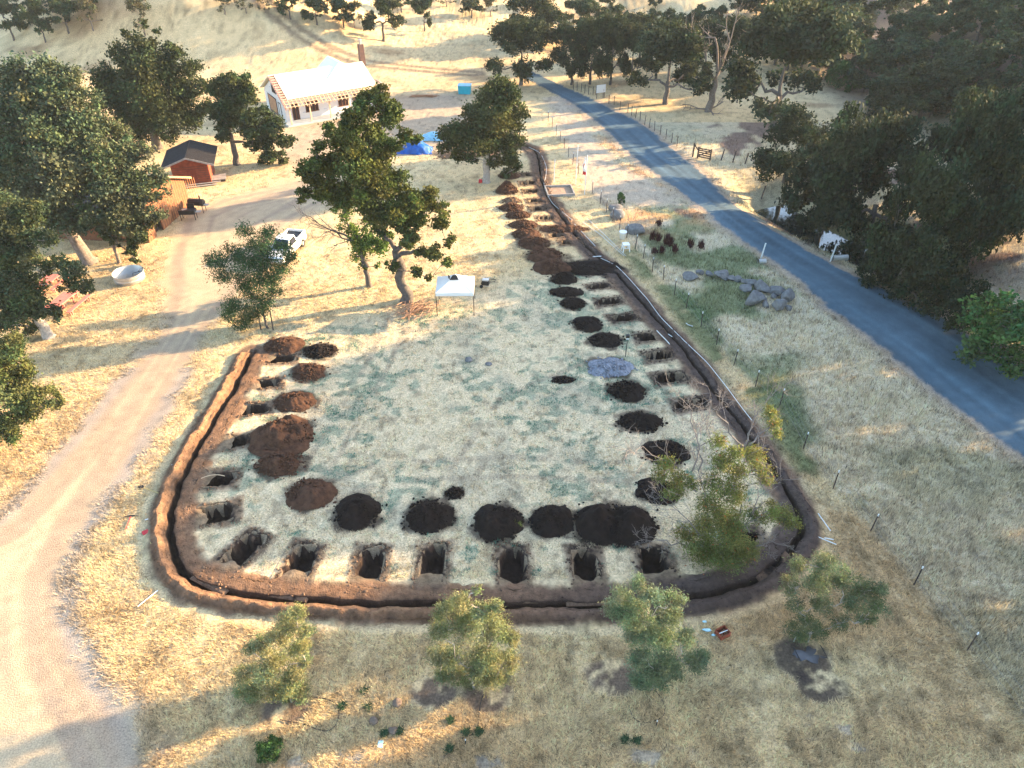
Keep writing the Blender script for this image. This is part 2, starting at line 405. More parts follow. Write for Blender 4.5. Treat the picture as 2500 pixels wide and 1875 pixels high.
WELLS = [(P(px, py, 0)[0][:2], r, k) for px, py, r, k in [(700, 1725, 1.2, 0), (1190, 1700, 1.2, 0), (1060, 1690, 1.1, 0), (1500, 1650, 1.4, 0), (1960, 1610, 1.6, 1), (2000, 1670, 1.2, 1)]]
GRAV = [(P(px, py, 0)[0][:2], a, b) for px, py, a, b in [(790, 1862, 1.6, .5), (900, 1845, .7, .5), (1150, 1865, 1.6, .5), (1560, 1850, 1.5, .5), (1660, 1845, 1.0, .4), (1960, 1760, .9, .35), (2080, 1785, 1.1, .3), (2010, 1800, 1.0, .3), (2110, 1825, 1.0, .3)]]
PATHS_TRACKS = N2([(470, 105), (700, 140), (900, 168), (1160, 182)])

def layout(x, y):
    """soft masks and base colour of the ground at world points"""
    o = {}
    n1 = fbm(x, y, 6, 20); n2 = fbm(x, y, 1.3, 30, 3); n3 = fbm(x, y, 22, 40, 3)
    near = (y < 100)
    wob = (n2-.5)*.9
    o['road'] = ss(.15, -.15, sdpoly(x, y, ROAD)+wob*.5+(fbm(x, y, .5, 166, 2)-.5)*.5)
    o['shoulder'] = ss(1.9, -.2, sdpoly(x, y, ROAD)+wob*1.2)
    o['drive'] = ss(1.4, -1.2, sdpoly(x, y, DRIVE)+wob*2.2+(n1-.5)*2)
    o['track'] = ss(1.2, -.8, sdpoly(x, y, TRACK)+wob*2)
    o['yard'] = ss(2.5, -2, sdpoly(x, y, YARD)+wob*2)
    o['lawn'] = ss(2.0, -1.5, sdpoly(x, y, LAWN)+(n1-.5)*3)
    dt, at, sd = dline(x, y, TRENCH)
    o['dt'], o['tarc'], o['tside'] = dt, at, sd
    o['trench'] = ss(1.5, .9, dt+wob*.8)
    df, af, sf = dline(x, y, FENCE)
    o['df'] = df
    o['field'] = ss(-.3, .6, -sf*df)*ss(.6, 1.2, sdpoly(x, y, ROAD)+wob)*(1-o['track'])*(y < 100)*ss(-30, 0, x)
    # colour
    def lerp(c, d, w): return c*(1-w[..., None])+np.array(d)*w[..., None]
    c = np.ones(np.shape(x)+(3,))*np.array((.58, .43, .235))
    c = lerp(c, (.40, .26, .13), ss(.45, .75, n3)*.6)
    c = lerp(c, (.56, .45, .26), ss(.5, .8, n1)*.7)
    c = lerp(c, (.30, .19, .10), ss(.62, .8, fbm(x, y*2.2, 9, 50))*ss(80, 110, y)*.8)
    c = lerp(c, (.24, .17, .085), ss(.6, .72, n2)*.35)
    # shady side of the creek: bare brown earth
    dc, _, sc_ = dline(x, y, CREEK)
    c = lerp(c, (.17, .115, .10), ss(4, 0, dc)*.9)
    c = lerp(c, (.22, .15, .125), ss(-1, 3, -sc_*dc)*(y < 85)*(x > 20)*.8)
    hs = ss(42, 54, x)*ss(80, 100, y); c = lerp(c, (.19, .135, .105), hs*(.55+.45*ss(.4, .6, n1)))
    # lawn
    lw = o['lawn']
    c = lerp(c, (.62, .49, .31), lw*.9)
    g = ss(.515, .61, fbm(x, y*1.4, .75, 60, 4)*.60+fbm(x, y, 5, 66, 3)*.40)
    c = lerp(c, (.085, .17, .115), lw*g*.5)
    g2 = ss(.56, .68, fbm(x, y, 2.6, 70, 4)); c = lerp(c, (.36, .31, .21), lw*g2*.5)
    trk = np.zeros(np.shape(x))
    for pts in ([(-13, 30), (-8, 33), (0, 33.5), (7, 33), (11, 37), (9, 46), (5, 56)], [(-12, 34), (-10, 44), (-9, 52)], [(-3, 33), (0, 40), (6, 44)]):
        d_, s_, _ = dline(x, y, np.array(pts, float)); trk = np.maximum(trk, ss(.32, .12, np.abs(d_-.85)+wob*.15)*(.45+.55*(np.sin(s_*26) > 0)))
    c = lerp(c, (.26, .20, .14), lw*trk*ss(.35, .6, fbm(x, y, 2.2, 178, 2))*.55)
    o['green'] = lw*g
    # roadside field
    fw = o['field']
    c = lerp(c, (.55, .45, .30), fw*.9)
    up = ss(30, 46, y)*ss(82, 66, y)
    gf = fw*ss(.42, .62, fbm(x, y, 4, 80, 3))*(.25+.75*up)
    c = lerp(c, (.13, .17, .07), gf*.8); o['fgreen'] = gf
    c = lerp(c, (.14, .08, .075), fw*ss(.62, .72, fbm(x, y, 5, 86, 3))*ss(55, 62, y)*.8)
    nearside = (x < np.interp(y, ROAD_L[::-1, 1], ROAD_L[::-1, 0]))*1.0
    c = lerp(c, (.47, .27, .13), fw*nearside*ss(62, 72, y)*ss(.42, .6, fbm(x, y, 4.5, 176, 3))*.75)
    strip = ss(2.4, .6, df+wob)*(y < 66)
    c = lerp(c, (.07, .12, .045), strip*ss(.45, .6, fbm(x, y, 3, 90, 3))*.75*(y > 30))
    # dug-over ground along the trench
    c = lerp(c, (.16, .10, .065), o['trench'])
    for (qx, qy, rx, dr) in pile_pos:
        m = (np.abs(x-qx) < rx+2) & (np.abs(y-qy) < rx+2)
        if np.any(m):
            w = np.zeros(np.shape(x)); dd = np.hypot((x-qx)/(rx*1.0), (y-qy)/(rx*dr*1.0))+(fbm(x, y, .7, 162, 3)-.5)*.8
            w = np.where(m, ss(1.25, .9, dd+wob*.5), 0); c = lerp(c, (.06, .04, .03), w*.85)
    for (qx, qy, L, w_, a) in pit_pos:
        u = (x-qx)*math.cos(a)+(y-qy)*math.sin(a); v = -(x-qx)*math.sin(a)+(y-qy)*math.cos(a)
        w = ss(.55, .1, np.maximum(np.abs(u)-L/2, np.abs(v)-w_/2)+wob*.7)
        c = lerp(c, (.10, .062, .042), w*.8)
    for (q, r, k) in WELLS:
        w = ss(1.15, .7, np.hypot((x-q[0])*1.0, (y-q[1])*1.3)/r+wob*.6)
        c = lerp(c, (.045, .034, .030) if k else (.105, .072, .055), w*ss(.25, .5, fbm(x, y, .6, 172, 3))*.92)
        o['wells'] = np.maximum(o.get('wells', 0), w)
    for (q, a, b) in GRAV:
        w = ss(1.1, .8, np.hypot((x-q[0])/a, (y-q[1])/b)+wob*.8)
        w = w*ss(.40, .58, fbm(x, y, .55, 160, 3)); c = lerp(c, (.17, .17, .17), w*.55); o['wells'] = np.maximum(o.get('wells', 0), w*.8)
    # bare ground, tracks and roads
    c = lerp(c, (.36, .265, .185), o['yard']*.85)
    tr = o['track']; c = lerp(c, (.42, .33, .25), tr*.8)
    c = lerp(c, (.25, .20, .18), o['shoulder']*.75*(y < 110))
    d2, _, _ = dline(x, y, PATHS_TRACKS); c = lerp(c, (.16, .11, .075), ss(.9, .3, np.abs(d2-.9)+wob)*.75)
    dv = o['drive']
    c = lerp(c, (.45, .34, .215), dv)
    c = lerp(c, (.30, .215, .155), dv*ss(.42, .66, fbm(sdpoly(x, y, DRIVE)*1.1, y*.05, .9, 95, 3))*.7)
    de = ss(.9, .1, np.abs(sdpoly(x, y, DRIVE)+wob*.7))*(x < -13)*(y < 44)*ss(-14, -20, x)
    c = lerp(c, (.26, .24, .225), de*.6*(np.abs(sdpoly(x, y, DRIVE)) < 1.2))
    rd = o['road']
    # wheel paths worn into the asphalt
    L, _, _ = dline(x, y, ROAD_L); Rr, _, _ = dline(x, y, ROAD_R); fr = L/(L+Rr+1e-6)
    asph = np.ones(np.shape(x)+(3,))*np.array((.072, .112, .138))
    asph = lerp(asph, (.078, .128, .16), ss(.07, .0, np.abs(np.abs(fr-.5)-.24))*.55+ss(.05, 0, np.abs(fr-.5))*.3)
    asph = asph*(1+.35*(fbm(x, y, 2.0, 97, 3)-.5)+.8*(fbm(fr*14, y*.05, 1.0, 168, 3)-.5))[..., None]
    c = c*(1-rd[..., None])+asph*rd[..., None]
    c = c*(1+.28*(fbm(x, y, .5, 99, 2)-.5)-(.30*ss(.60, .75, fbm(x*1.3, y*.8, .55, 164, 3))*(1-o['road'])*(1-o['drive']*.7)))[..., None]
    o['col'] = c
    return o

def micro(x, y, o):
    """small unevenness, the dug pits and the trench"""
    rough = (1-o['road'])*(1-o['drive']*.8)
    z = ((fbm(x, y, .9, 110, 3)-.5)*.10 + (fbm(x, y, .28, 114, 2)-.5)*.05)*rough + (fbm(x, y, .25, 118, 2)-.5)*.02
    z = z*np.where(np.hypot(x, y) < 130, 1, 2)
    z = z + o['road']*.02
    near = (y < 95)
    z = np.where(o['dt'] < .32*np.where((o['tarc'] > TR_NARROW), .62, 1), -1.1, z)
    for (qx, qy, L, w_, a) in pit_pos:
        u = (x-qx)*math.cos(a)+(y-qy)*math.sin(a); v = -(x-qx)*math.sin(a)+(y-qy)*math.cos(a)
        z = np.where((np.abs(u/(L/2-.08))**4+np.abs(v/(w_/2-.08))**4) < 1, -1.5, z)
    return z
_sg = np.hypot(*np.diff(TRENCH_RAW, axis=0).T); _cs = np.concatenate([[0], np.cumsum(_sg)])
TR_NARROW = _cs[25]                             # beyond the right corner the ditch is narrower

def axis(parts):
    a = [np.arange(p, q, s) for p, q, s in parts]; return np.concatenate(a)
gx = axis([(-2500, -400, 350), (-400, -160, 12), (-160, -70, 1.2), (-70, -42, .45), (-42, -23, .25), (-23, 20, .115), (20, 45, .25), (45, 75, .5), (75, 170, 1.3), (170, 400, 12), (400, 2600, 350)])
gy = axis([(-2000, -100, 300), (-100, -10, 8), (-10, 13, .8), (13, 60, .115), (60, 100, .22), (100, 150, .5), (150, 300, 1.2), (300, 500, 10), (500, 3000, 350)])
XX, YY = np.meshgrid(gx, gy)
o = layout(XX.ravel(), YY.ravel())
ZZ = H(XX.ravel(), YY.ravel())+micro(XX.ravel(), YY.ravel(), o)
GV = np.stack([XX.ravel(), YY.ravel(), ZZ], 1)
nx, ny = len(gx), len(gy)
q = (np.arange(ny-1)[:, None]*nx+np.arange(nx-1)[None, :]).ravel()
GF = np.stack([q, q+1, q+nx+1, q+nx], 1)
fr_ = o['road'][GF].mean(1) > .5; fd_ = (o['drive'][GF].mean(1) > .5) & ~fr_
def ground_mat(name, sc, var, bump, bs, rough=.95, stretch=1):
    m = mat(name, (1, 1, 1), rough, attr=True, var=var, scale=sc, bump=bump, bscale=bs, spec=.12, detail=8)
    return m
M['ground'] = ground_mat('dry_grass_ground', 9, .50, .7, 16)
M['gravel'] = ground_mat('gravel', 13, .42, .9, 18)
M['asphalt'] = ground_mat('asphalt', 14, .2, .25, 40, .8)
def sub(mask, name, m):
    f = GF[mask]; u, inv = np.unique(f, return_inverse=True)
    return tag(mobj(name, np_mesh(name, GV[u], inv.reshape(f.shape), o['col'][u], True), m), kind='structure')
sub(~fr_ & ~fd_, 'ground', M['ground']); sub(fr_, 'road', M['asphalt']); sub(fd_, 'driveway', M['gravel'])

# creek water
wv = []
cr = np.array([CREEK[0]+(CREEK[-1]-CREEK[0])*0 for _ in range(1)])
tt = np.linspace(0, len(CREEK)-1.001, 40); ci = tt.astype(int); cc = CREEK[ci]*(1-(tt-ci))[:, None]+CREEK[ci+1]*(tt-ci)[:, None]
tn = np.gradient(cc, axis=0); tn /= np.linalg.norm(tn, axis=1, keepdims=True); nn = np.stack([-tn[:, 1], tn[:, 0]], 1)
V = np.vstack([np.c_[cc+nn*2.25, np.full(40, -2.05)], np.c_[cc-nn*2.25, np.full(40, -2.05)]])
f = np.array([(i, i+1, 41+i, 40+i) for i in range(39)])
wm = mat('creek_water', (.02, .025, .02), .03, var=.1, scale=2, bump=.08, bscale=3, spec=1.0)
tag(mobj('creek_water', np_mesh('creek_water', V, f), wm), kind='structure')

# ------------------------------------------------------------------ the dug trench
tp, ts = resample(TRENCH_RAW, .16)
tn = np.gradient(tp, axis=0); tn /= np.linalg.norm(tn, axis=1, keepdims=True)
outw = np.stack([-tn[:, 1], tn[:, 0]], 1)
cen = LAWN.mean(0)
if np.mean(np.sum(outw*(tp-cen), 1)) < 0: outw = -outw
#         offset outward, height, colour weight (0 packed tan, 1 dark: shade of slot and outer face put into the colour)
prof = [(-2.1, -.06, 0), (-1.75, .02, .1), (-1.3, .05, .2), (-.85, .045, .25), (-.42, .05, .45), (-.28, .03, .8), (-.22, -.35, 1), (-.17, -.70, 1), (0, -.75, 1), (.12, -.70, 1), (.18, -.35, .9), (.24, .06, .5),
        (.42, .14, .2), (.58, .27, .1), (.74, .34, .15), (.92, .28, .4), (1.12, .15, .6), (1.32, .06, .5), (1.6, -.06, .3)]
q0 = np.array(prof); pu = np.unique(np.concatenate([np.linspace(-2.1, 1.6, 44), q0[:, 0]])); pz = np.interp(pu, q0[:, 0], q0[:, 1]); pc = np.interp(pu, q0[:, 0], q0[:, 2])
nar = ss(TR_NARROW-3, TR_NARROW+3, ts)[:, None]
far_ = ss(_cs[33], _cs[36], ts)[:, None]
wid = .86-.34*nar-.10*far_
uu = pu[None, :]*wid
zz = pz[None, :]*np.where(pz[None, :] > .1, .45+1.1*fbm(ts[:, None], ts[:, None]*.2, 1.6, 128, 3), 1)*np.where(pz[None, :] > .1, 1-.55*nar, 1)
jj = (fbm(ts[:, None]*1.0, pu[None, :]*.3, .8, 130, 3)-.5)
edge = np.where(np.abs(pu)[None, :] > 1.25, 1.0, .36)
uu = uu+jj*edge*.9
xx = tp[:, None, 0]+outw[:, None, 0]*uu; yy = tp[:, None, 1]+outw[:, None, 1]*uu
zz = zz+((fbm(xx, yy, .40, 134, 3)-.5)+.6*(fbm(xx, yy, .13, 136, 2)-.5))*np.where(np.abs(pz)[None, :] > .07, .22, .09)*(np.abs(pu)[None, :] < 1.5)
endw = np.minimum(ss(0, .8, ts), ss(0, .8, ts[-1]-ts))[:, None]
zz = zz*endw-.05*(1-endw)
zz = zz+.02
dk = pc[None, :]+(fbm(xx, yy, .6, 138, 3)-.5)*.5
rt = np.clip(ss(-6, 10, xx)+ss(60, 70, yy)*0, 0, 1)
tan = np.array((.225, .125, .07)); dark = np.array((.048, .028, .020)); shade_tan = np.array((.085, .060, .05)); shade_dark = np.array((.034, .024, .02))  # right stretch of the trench darker, its shade put into the soil colour
A = tan*(1-rt[..., None])+shade_tan*rt[..., None]; B = dark*(1-rt[..., None])+shade_dark*rt[..., None]
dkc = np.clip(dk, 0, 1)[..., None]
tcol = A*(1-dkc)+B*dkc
lc_ = layout(xx.ravel(), yy.ravel())['col'].reshape(tcol.shape); ew = np.maximum(ss(-1.1, -1.9, pu[None, :]+jj*2.2), ss(1.1, 1.5, pu[None, :]+jj*1.2))[..., None]; tcol = tcol*(1-ew)+lc_*ew
m, k = uu.shape
i = np.arange(m-1)[:, None]*k+np.arange(k-1)[None, :]
tf = np.stack([i, i+1, i+k+1, i+k], -1).reshape(-1, 4)
tv = np.stack([xx, yy, zz], -1).reshape(-1, 3)
base = np.array([0, 0, 0])
def clods(pts, sizes, sq=.75):
    """small angular lumps"""
    t = (1+5**.5)/2
    v = np.array([(-1, t, 0), (1, t, 0), (-1, -t, 0), (1, -t, 0), (0, -1, t), (0, 1, t), (0, -1, -t), (0, 1, -t), (t, 0, -1), (t, 0, 1), (-t, 0, -1), (-t, 0, 1)])/1.9
    f = np.array([(0, 11, 5), (0, 5, 1), (0, 1, 7), (0, 7, 10), (0, 10, 11), (1, 5, 9), (5, 11, 4), (11, 10, 2), (10, 7, 6), (7, 1, 8), (3, 9, 4), (3, 4, 2), (3, 2, 6), (3, 6, 8), (3, 8, 9), (4, 9, 5), (2, 4, 11), (6, 2, 10), (8, 6, 7), (9, 8, 1)])
    n = len(pts)
    V = v[None]*(rng.uniform(.65, 1.25, (n, 12, 1)))*np.asarray(sizes)[:, None, None]*np.stack([rng.uniform(.7, 1.3, n), rng.uniform(.7, 1.3, n), rng.uniform(.5, .9, n)], 1)[:, None, :]
    V = V+np.asarray(pts)[:, None, :]
    return V.reshape(-1, 3), (f[None]+np.arange(n)[:, None, None]*12).reshape(-1, 3)
pick = rng.integers(0, m*k, 4200); pick = pick[(np.abs(pu[pick % k]) < 1.5) & (tv[pick, 2] > -.1) & (rng.random(len(pick)) < .25+.75*(pu[pick % k] > .3))]
cv, cf = clods(tv[pick], rng.uniform(.015, .065, len(pick)))
tcol = np.vstack([tcol.reshape(-1, 3), np.repeat(tcol.reshape(-1, 3)[pick]*rng.uniform(.6, 1.1, (len(pick), 1)), 12, 0)])
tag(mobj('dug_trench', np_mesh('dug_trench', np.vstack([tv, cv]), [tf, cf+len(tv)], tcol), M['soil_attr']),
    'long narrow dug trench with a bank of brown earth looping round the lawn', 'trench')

# ------------------------------------------------------------------ clods, mounds and pits
for i, (px, py, hw, dr, h, so, label) in enumerate(PILES):
    x0, y0, a, _ = pile_pos[i]; b = a*dr
    nr, na = 26, 60
    rr = np.linspace(0, 1.12, nr)[:, None]; th = np.linspace(0, 2*math.pi, na, endpoint=False)[None, :]
    X = rr*np.cos(th)*a; Y = rr*np.sin(th)*b
    rim = 1+.9*(fbm(np.cos(th)*1.2+x0, np.sin(th)*1.2+y0, 1.1, 140, 4)-.5)
    rn = rr/rim
    if 'two merged' in label:
        hh = np.maximum(np.clip(1-np.hypot((X+a*.35)/(a*.54), Y/b), 0, 1), np.clip(1-np.hypot((X-a*.38)/(a*.56), (Y+.1*b)/b), 0, 1))**.85*1.25
    else:
        hh = np.clip(1-rn, 0, 1)**.9*(1-.25*np.clip(.35-rn, 0, 1)/.35*1.0)
        off = .5*(rng.random(2)-.5)
        X = X+hh*off[0]*a; Y = Y+hh*off[1]*b
    n = (fbm(X+x0, Y+y0, .45, 144, 4)-.5)
    h = h*(1.4 if py < 700 and 'patch' not in label and 'spread' not in label else 1.1)
    Z = h*hh+n*(.08+.62*h*np.clip(hh*3, 0, 1))*np.clip(rr*6, .3, 1)-.05*(hh < .02)
    V = np.stack([X, Y, Z], -1).reshape(-1, 3)
    k = np.arange(nr-1)[:, None]*na+np.arange(na)[None, :]; k2 = np.arange(nr-1)[:, None]*na+(np.arange(na)[None, :]+1) % na
    Fq = np.stack([k, k2, k2+na, k+na], -1).reshape(-1, 4)
    nc = int(60+90*a); t = rng.uniform(0, 2*math.pi, nc); q = np.minimum(rng.uniform(.1, 1.02, nc)**.7+.25*(rng.random(nc) < .12), 1.25)
    cp = np.stack([np.cos(t)*q*a, np.sin(t)*q*b, np.maximum(h*np.clip(1-q, 0, 1)**.9, .02)], 1)
    cv, cf = clods(cp, rng.uniform(.03, .11, nc)*(1.1 if a > .8 else .9))
    Fs = [Fq, cf+len(V)]; V = np.vstack([V, cv])
    if 'small' not in label and 'grey stone' in label:
        e = clods([(-.25, -.62, .42), (.75, .95, .25), (.9, 1.05, .2), (.62, 1.0, .22)], [.16, .3, .26, .24]); Fs.append(e[1]+len(V)); V = np.vstack([V, e[0]])
    ob = mobj('soil_mound' if so != 'rubble' else 'rubble_heap', np_mesh('soil_mound', V, Fs), M[so], loc=(x0, y0, 0))
    if 'bank of' in label: ob.rotation_euler.z = R(20)
    tag(ob, label, 'soil mound' if so != 'rubble' else 'rubble heap', 'mounds of dug soil around the lawn')

M['pit'] = mat('pit_earth', (1, 1, 1), .95, attr=True, var=.45, scale=3, bump=1, bscale=12, spec=.1)
for (x0, y0, L, w_, a), (_, _, _, _, _, label) in zip(pit_pos, PITS):
    mu, mv = int((L+1.1)/.075), int((w_+1.1)/.075)
    U, Vv = np.meshgrid(np.linspace(-L/2-.55, L/2+.55, mu), np.linspace(-w_/2-.55, w_/2+.55, mv), indexing='ij')
    wx = x0+U*math.cos(a)-Vv*math.sin(a); wy = y0+U*math.sin(a)+Vv*math.cos(a)
    n1 = fbm(wx, wy, .5, 150, 3)-.5; n2 = fbm(wx, wy, .22, 154, 2)-.5
    sd = ((np.abs(U/(L/2))**4+np.abs(Vv/(w_/2))**4)**.25-1)*w_/2+n1*.42+n2*.09
    depth = 1.0
    lo_ = layout(wx.ravel(), wy.ravel()); mz = np.maximum(micro(wx.ravel(), wy.ravel(), lo_), -.05).reshape(U.shape); lcol = lo_['col'].reshape(U.shape+(3,))
    z = np.where(sd < 0, -depth*ss(-.02, -.22, sd)+n2*.12, mz+.014+.10*ss(.3, .0, sd)*np.clip(n1+.1, 0, 1))
    outer = np.maximum(np.abs(U)-L/2, np.abs(Vv)-w_/2); z = z-.1*ss(.46, .54, outer)
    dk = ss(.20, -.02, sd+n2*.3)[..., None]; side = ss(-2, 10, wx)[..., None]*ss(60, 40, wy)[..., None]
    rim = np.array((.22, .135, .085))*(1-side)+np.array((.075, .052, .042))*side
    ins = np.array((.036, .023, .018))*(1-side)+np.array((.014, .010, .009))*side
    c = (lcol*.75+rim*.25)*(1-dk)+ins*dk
    V = np.stack([U, Vv, z], -1).reshape(-1, 3)
    k = (np.arange(mu-1)[:, None]*mv+np.arange(mv-1)[None, :]); Fq = np.stack([k, k+mv, k+mv+1, k+1], -1).reshape(-1, 4)
    nc = int(14*L); per = rng.uniform(0, 1, nc)
    su = rng.uniform(-1, 1, nc)*(L/2+.3); sv = np.sign(rng.uniform(-1, 1, nc))*(w_/2+rng.uniform(.02, .35, nc))
    sw = rng.random(nc) < .4
    su = np.where(sw, np.sign(su)*(L/2+rng.uniform(.02, .4, nc)), su); sv = np.where(sw, rng.uniform(-1, 1, nc)*(w_/2+.2), sv)
    cv, cf = clods(np.stack([su, sv, np.full(nc, .05)], 1), rng.uniform(.03, .10, nc))
    cc = np.vstack([c.reshape(-1, 3), np.repeat(rim[0, 0][None]*.8, len(cv), 0)])
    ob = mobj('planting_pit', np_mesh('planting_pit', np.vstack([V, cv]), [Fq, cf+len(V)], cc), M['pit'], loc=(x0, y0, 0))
    ob.rotation_euler.z = a
    tag(ob, label, 'pit', 'pits dug around the lawn')
# ------------------------------------------------------------------ trees
def leaf_cloud(lobes, n, size, seed, fill=.55, aspect=.6, col=(.055, .075, .022), colvar=.35, sub=9, droop=0., flatten=.8, clump=.40, hue2=None):
    """leaf-sized faces gathered in clumps through a set of lobes (x, y, z, r)"""
    g = np.random.default_rng(seed)
    lob = np.asarray(lobes, float)
    C, Rr = [], []
    for x, y, z, r in lob:
        k = int(sub*max(.7, min(2.6, r))*1.5)
        d = g.normal(size=(k, 3)); d /= np.linalg.norm(d, axis=1, keepdims=True); d[:, 2] = d[:, 2]*flatten+.12
        rad = g.uniform(fill, 1.0, k)**.7
        C.append(np.array((x, y, z))+d*(rad*r*.80)[:, None]); Rr.append(r*clump*g.uniform(.45, 1.25, k))
    C = np.vstack(C); Rr = np.concatenate(Rr)
    w = Rr**2; w /= w.sum()
    ci = g.choice(len(C), n, p=w)
    d = g.normal(size=(n, 3)); d /= np.linalg.norm(d, axis=1, keepdims=True)
    rad = g.random(n)**.42
    off = g.normal(size=(n, 3))*(.52*Rr[ci])[:, None]; off[:, 2] *= .78
    pos = C[ci]+off
    pos[:, 2] -= droop*np.hypot(off[:, 0], off[:, 1])
    nrm = d*.8+g.normal(size=(n, 3))*.75+np.array((0, 0, .35)); nrm /= np.linalg.norm(nrm, axis=1, keepdims=True)
    t = np.cross(nrm, g.normal(size=(n, 3))); t /= np.linalg.norm(t, axis=1, keepdims=True)+1e-9
    if droop: t[:, 2] -= droop; t /= np.linalg.norm(t, axis=1, keepdims=True)
    b = np.cross(nrm, t)
    s = .62*size*g.uniform(.55, 1.35, n)[:, None]
    V = np.stack([pos-t*s, pos+b*s*aspect+t*s*.1, pos+t*s, pos-b*s*aspect+t*s*.1], 1).reshape(-1, 3)
    f = np.arange(n*4).reshape(-1, 4)
    cc = np.array(col)[None]*(1+colvar*g.uniform(-1, 1, (len(C), 1)))*np.array([1+.25*g.uniform(-1, 1, len(C)), np.ones(len(C)), 1+.2*g.uniform(-1, 1, len(C))]).T
    c = cc[ci]*(1+.3*g.uniform(-1, 1, (n, 1)))
    if hue2 is not None:
        m = g.random(n) < hue2[1]; c[m] = np.array(hue2[0])*(1+.3*g.uniform(-1, 1, (m.sum(), 1)))
    return V, f, np.repeat(c, 4, 0), C

def wiggle(a, b, n, amp, g, sag=0.0):
    t = np.linspace(0, 1, n)[:, None]
    p = np.asarray(a)*(1-t)+np.asarray(b)*t
    L = np.linalg.norm(np.asarray(b)-np.asarray(a))
    p[1:-1] += g.normal(size=(n-2, 3))*amp*L
    p[:, 2] += sag*L*np.sin(t[:, 0]*math.pi)
    return p
def skeleton(lobes, clumps, r0, fork, seed, lean=(0, 0), twigs=5):
    """trunk, limbs to each lobe and twigs to its clumps"""
    g = np.random.default_rng(seed+77)
    lob = np.asarray(lobes, float)
    trunk = wiggle((0, 0, -.3), (lean[0], lean[1], fork), 7, .018, g)
    rad = np.interp(np.linspace(0, 1, 7), [0, .12, .3, 1], [r0*1.5, r0*1.08, r0*.95, r0*.72])
    paths = [(trunk, rad)]
    nodes = [(trunk[-1], r0*.72), (trunk[-2], r0*.7)]
    order = np.argsort(np.linalg.norm(lob[:, :3]-trunk[-1], axis=1))
    for i in order:
        c = lob[i, :3]; c = c-np.array((0, 0, lob[i, 3]*.15))
        best = min(nodes, key=lambda nd: np.linalg.norm(nd[0]-c)+1.2*max(0, nd[0][2]-c[2])-.6*nd[1])
        p = wiggle(best[0], c, 6, .055, g, .06)
        ra = best[1]*.72; rb = max(.025, ra*.35)
        paths.append((p, np.linspace(ra, rb, 6)))
        for k in range(2, 6): nodes.append((p[k], ra+(rb-ra)*k/5))
        if clumps is not None:
            dd = np.linalg.norm(clumps-lob[i, :3], axis=1); idx = np.where(dd < lob[i, 3])[0]
            for j in g.permutation(idx)[:twigs]:
                paths.append((wiggle(p[g.integers(3, 6)], clumps[j], 4, .07, g), np.linspace(max(.02, rb*.6), .01, 4)))
    return paths

def make_tree(name, label, cat, base, lobes, nleaf, size, seed, r0, fork, lean=(0, 0), bark='bark', leafmat='leaf', group=None, extra=None, twigs=5, sides=7, **kw):
    root = thing(name, label, cat, base, 0, group)
    V, f, c, C = leaf_cloud(lobes, int(nleaf*1.9), size, seed, **kw)
    paths = skeleton(lobes, C, r0, fork, seed, lean, twigs)
    if extra: paths = paths+extra
    tv, tf = tube_arrays(paths, sides)
    mobj('trunk', np_mesh('trunk', tv, tf, smooth=True), M[bark], root)
    mobj('crown', np_mesh('crown', V, f, c), M[leafmat], root)
    return root
def px_lobes(base_px, lobes, dspread=.5, seed=0, z0=0):
    """lobes given by where they show in the photograph, each put at its own distance; local to the tree's base"""
    b, zb = P(*base_px); g = np.random.default_rng(seed)
    out = []
    for L in lobes:
        px, py, r = L[:3]; rr = r/F*zb
        dy = L[3] if len(L) > 3 else g.uniform(-1, 1)*rr*dspread*2
        d = ray(px, py); t = (b[1]+dy)/d[1]
        q = d*t+np.array((0, 0, CAMH))
        out.append((q[0]-b[0], q[1]-b[1], max(q[2]-b[2], rr*.4), rr*t/zb))
    return b, out

# --- trees one can tell apart near the lawn and the yard
b, lb = px_lobes((992, 735), [(905, 255, 42, 0), (950, 275, 40, -.5), (860, 300, 38, .5), (930, 225, 22), (800, 320, 26, 1.5), (775, 360, 24), (850, 355, 45, -1), (905, 340, 40, 1.2), (800, 400, 42, .5), (760, 420, 34, -.6), (870, 410, 52, -1.2), (930, 395, 40, 1.5), (960, 360, 26), (995, 330, 24, 0), (1015, 345, 18), (785, 460, 38, 0), (745, 480, 24),
  (840, 470, 46, 1), (905, 465, 50, -1), (960, 450, 40, .5), (1000, 490, 36, -1), (1045, 490, 38, .5), (1085, 510, 24), (1020, 530, 34, 1), (1075, 545, 26), (960, 520, 38, -1.6), (1095, 590, 20, 0), (1060, 615, 26, -.4), (1030, 620, 22), (1095, 640, 16), (1000, 590, 24, -1), (955, 650, 22, -1), (1020, 665, 18), (1045, 680, 14), (940, 525, 36, 0), (985, 548, 30, .3), (1005, 570, 26), (905, 515, 36, -.6), (975, 480, 34, .4), (925, 560, 22, .5)], seed=3)
make_tree('oak_tree', 'tall twisting oak with a leaning split grey trunk in the middle of the yard', 'oak', b, lb, 36000, .20, 31, .46, 4.6, (-.45, .2), bark='bark_dark', sub=9, clump=.42, fill=.45, col=(0.069, 0.083, 0.023))
b, lb = px_lobes((904, 700), [(835, 520, 26, 0), (850, 560, 22), (880, 580, 30, .3), (905, 610, 34, -.3), (870, 620, 24), (935, 600, 24, .4), (950, 580, 18), (885, 650, 16), (895, 545, 18), (860, 500, 16), (920, 650, 14)], seed=5)
g_ = np.random.default_rng(8)
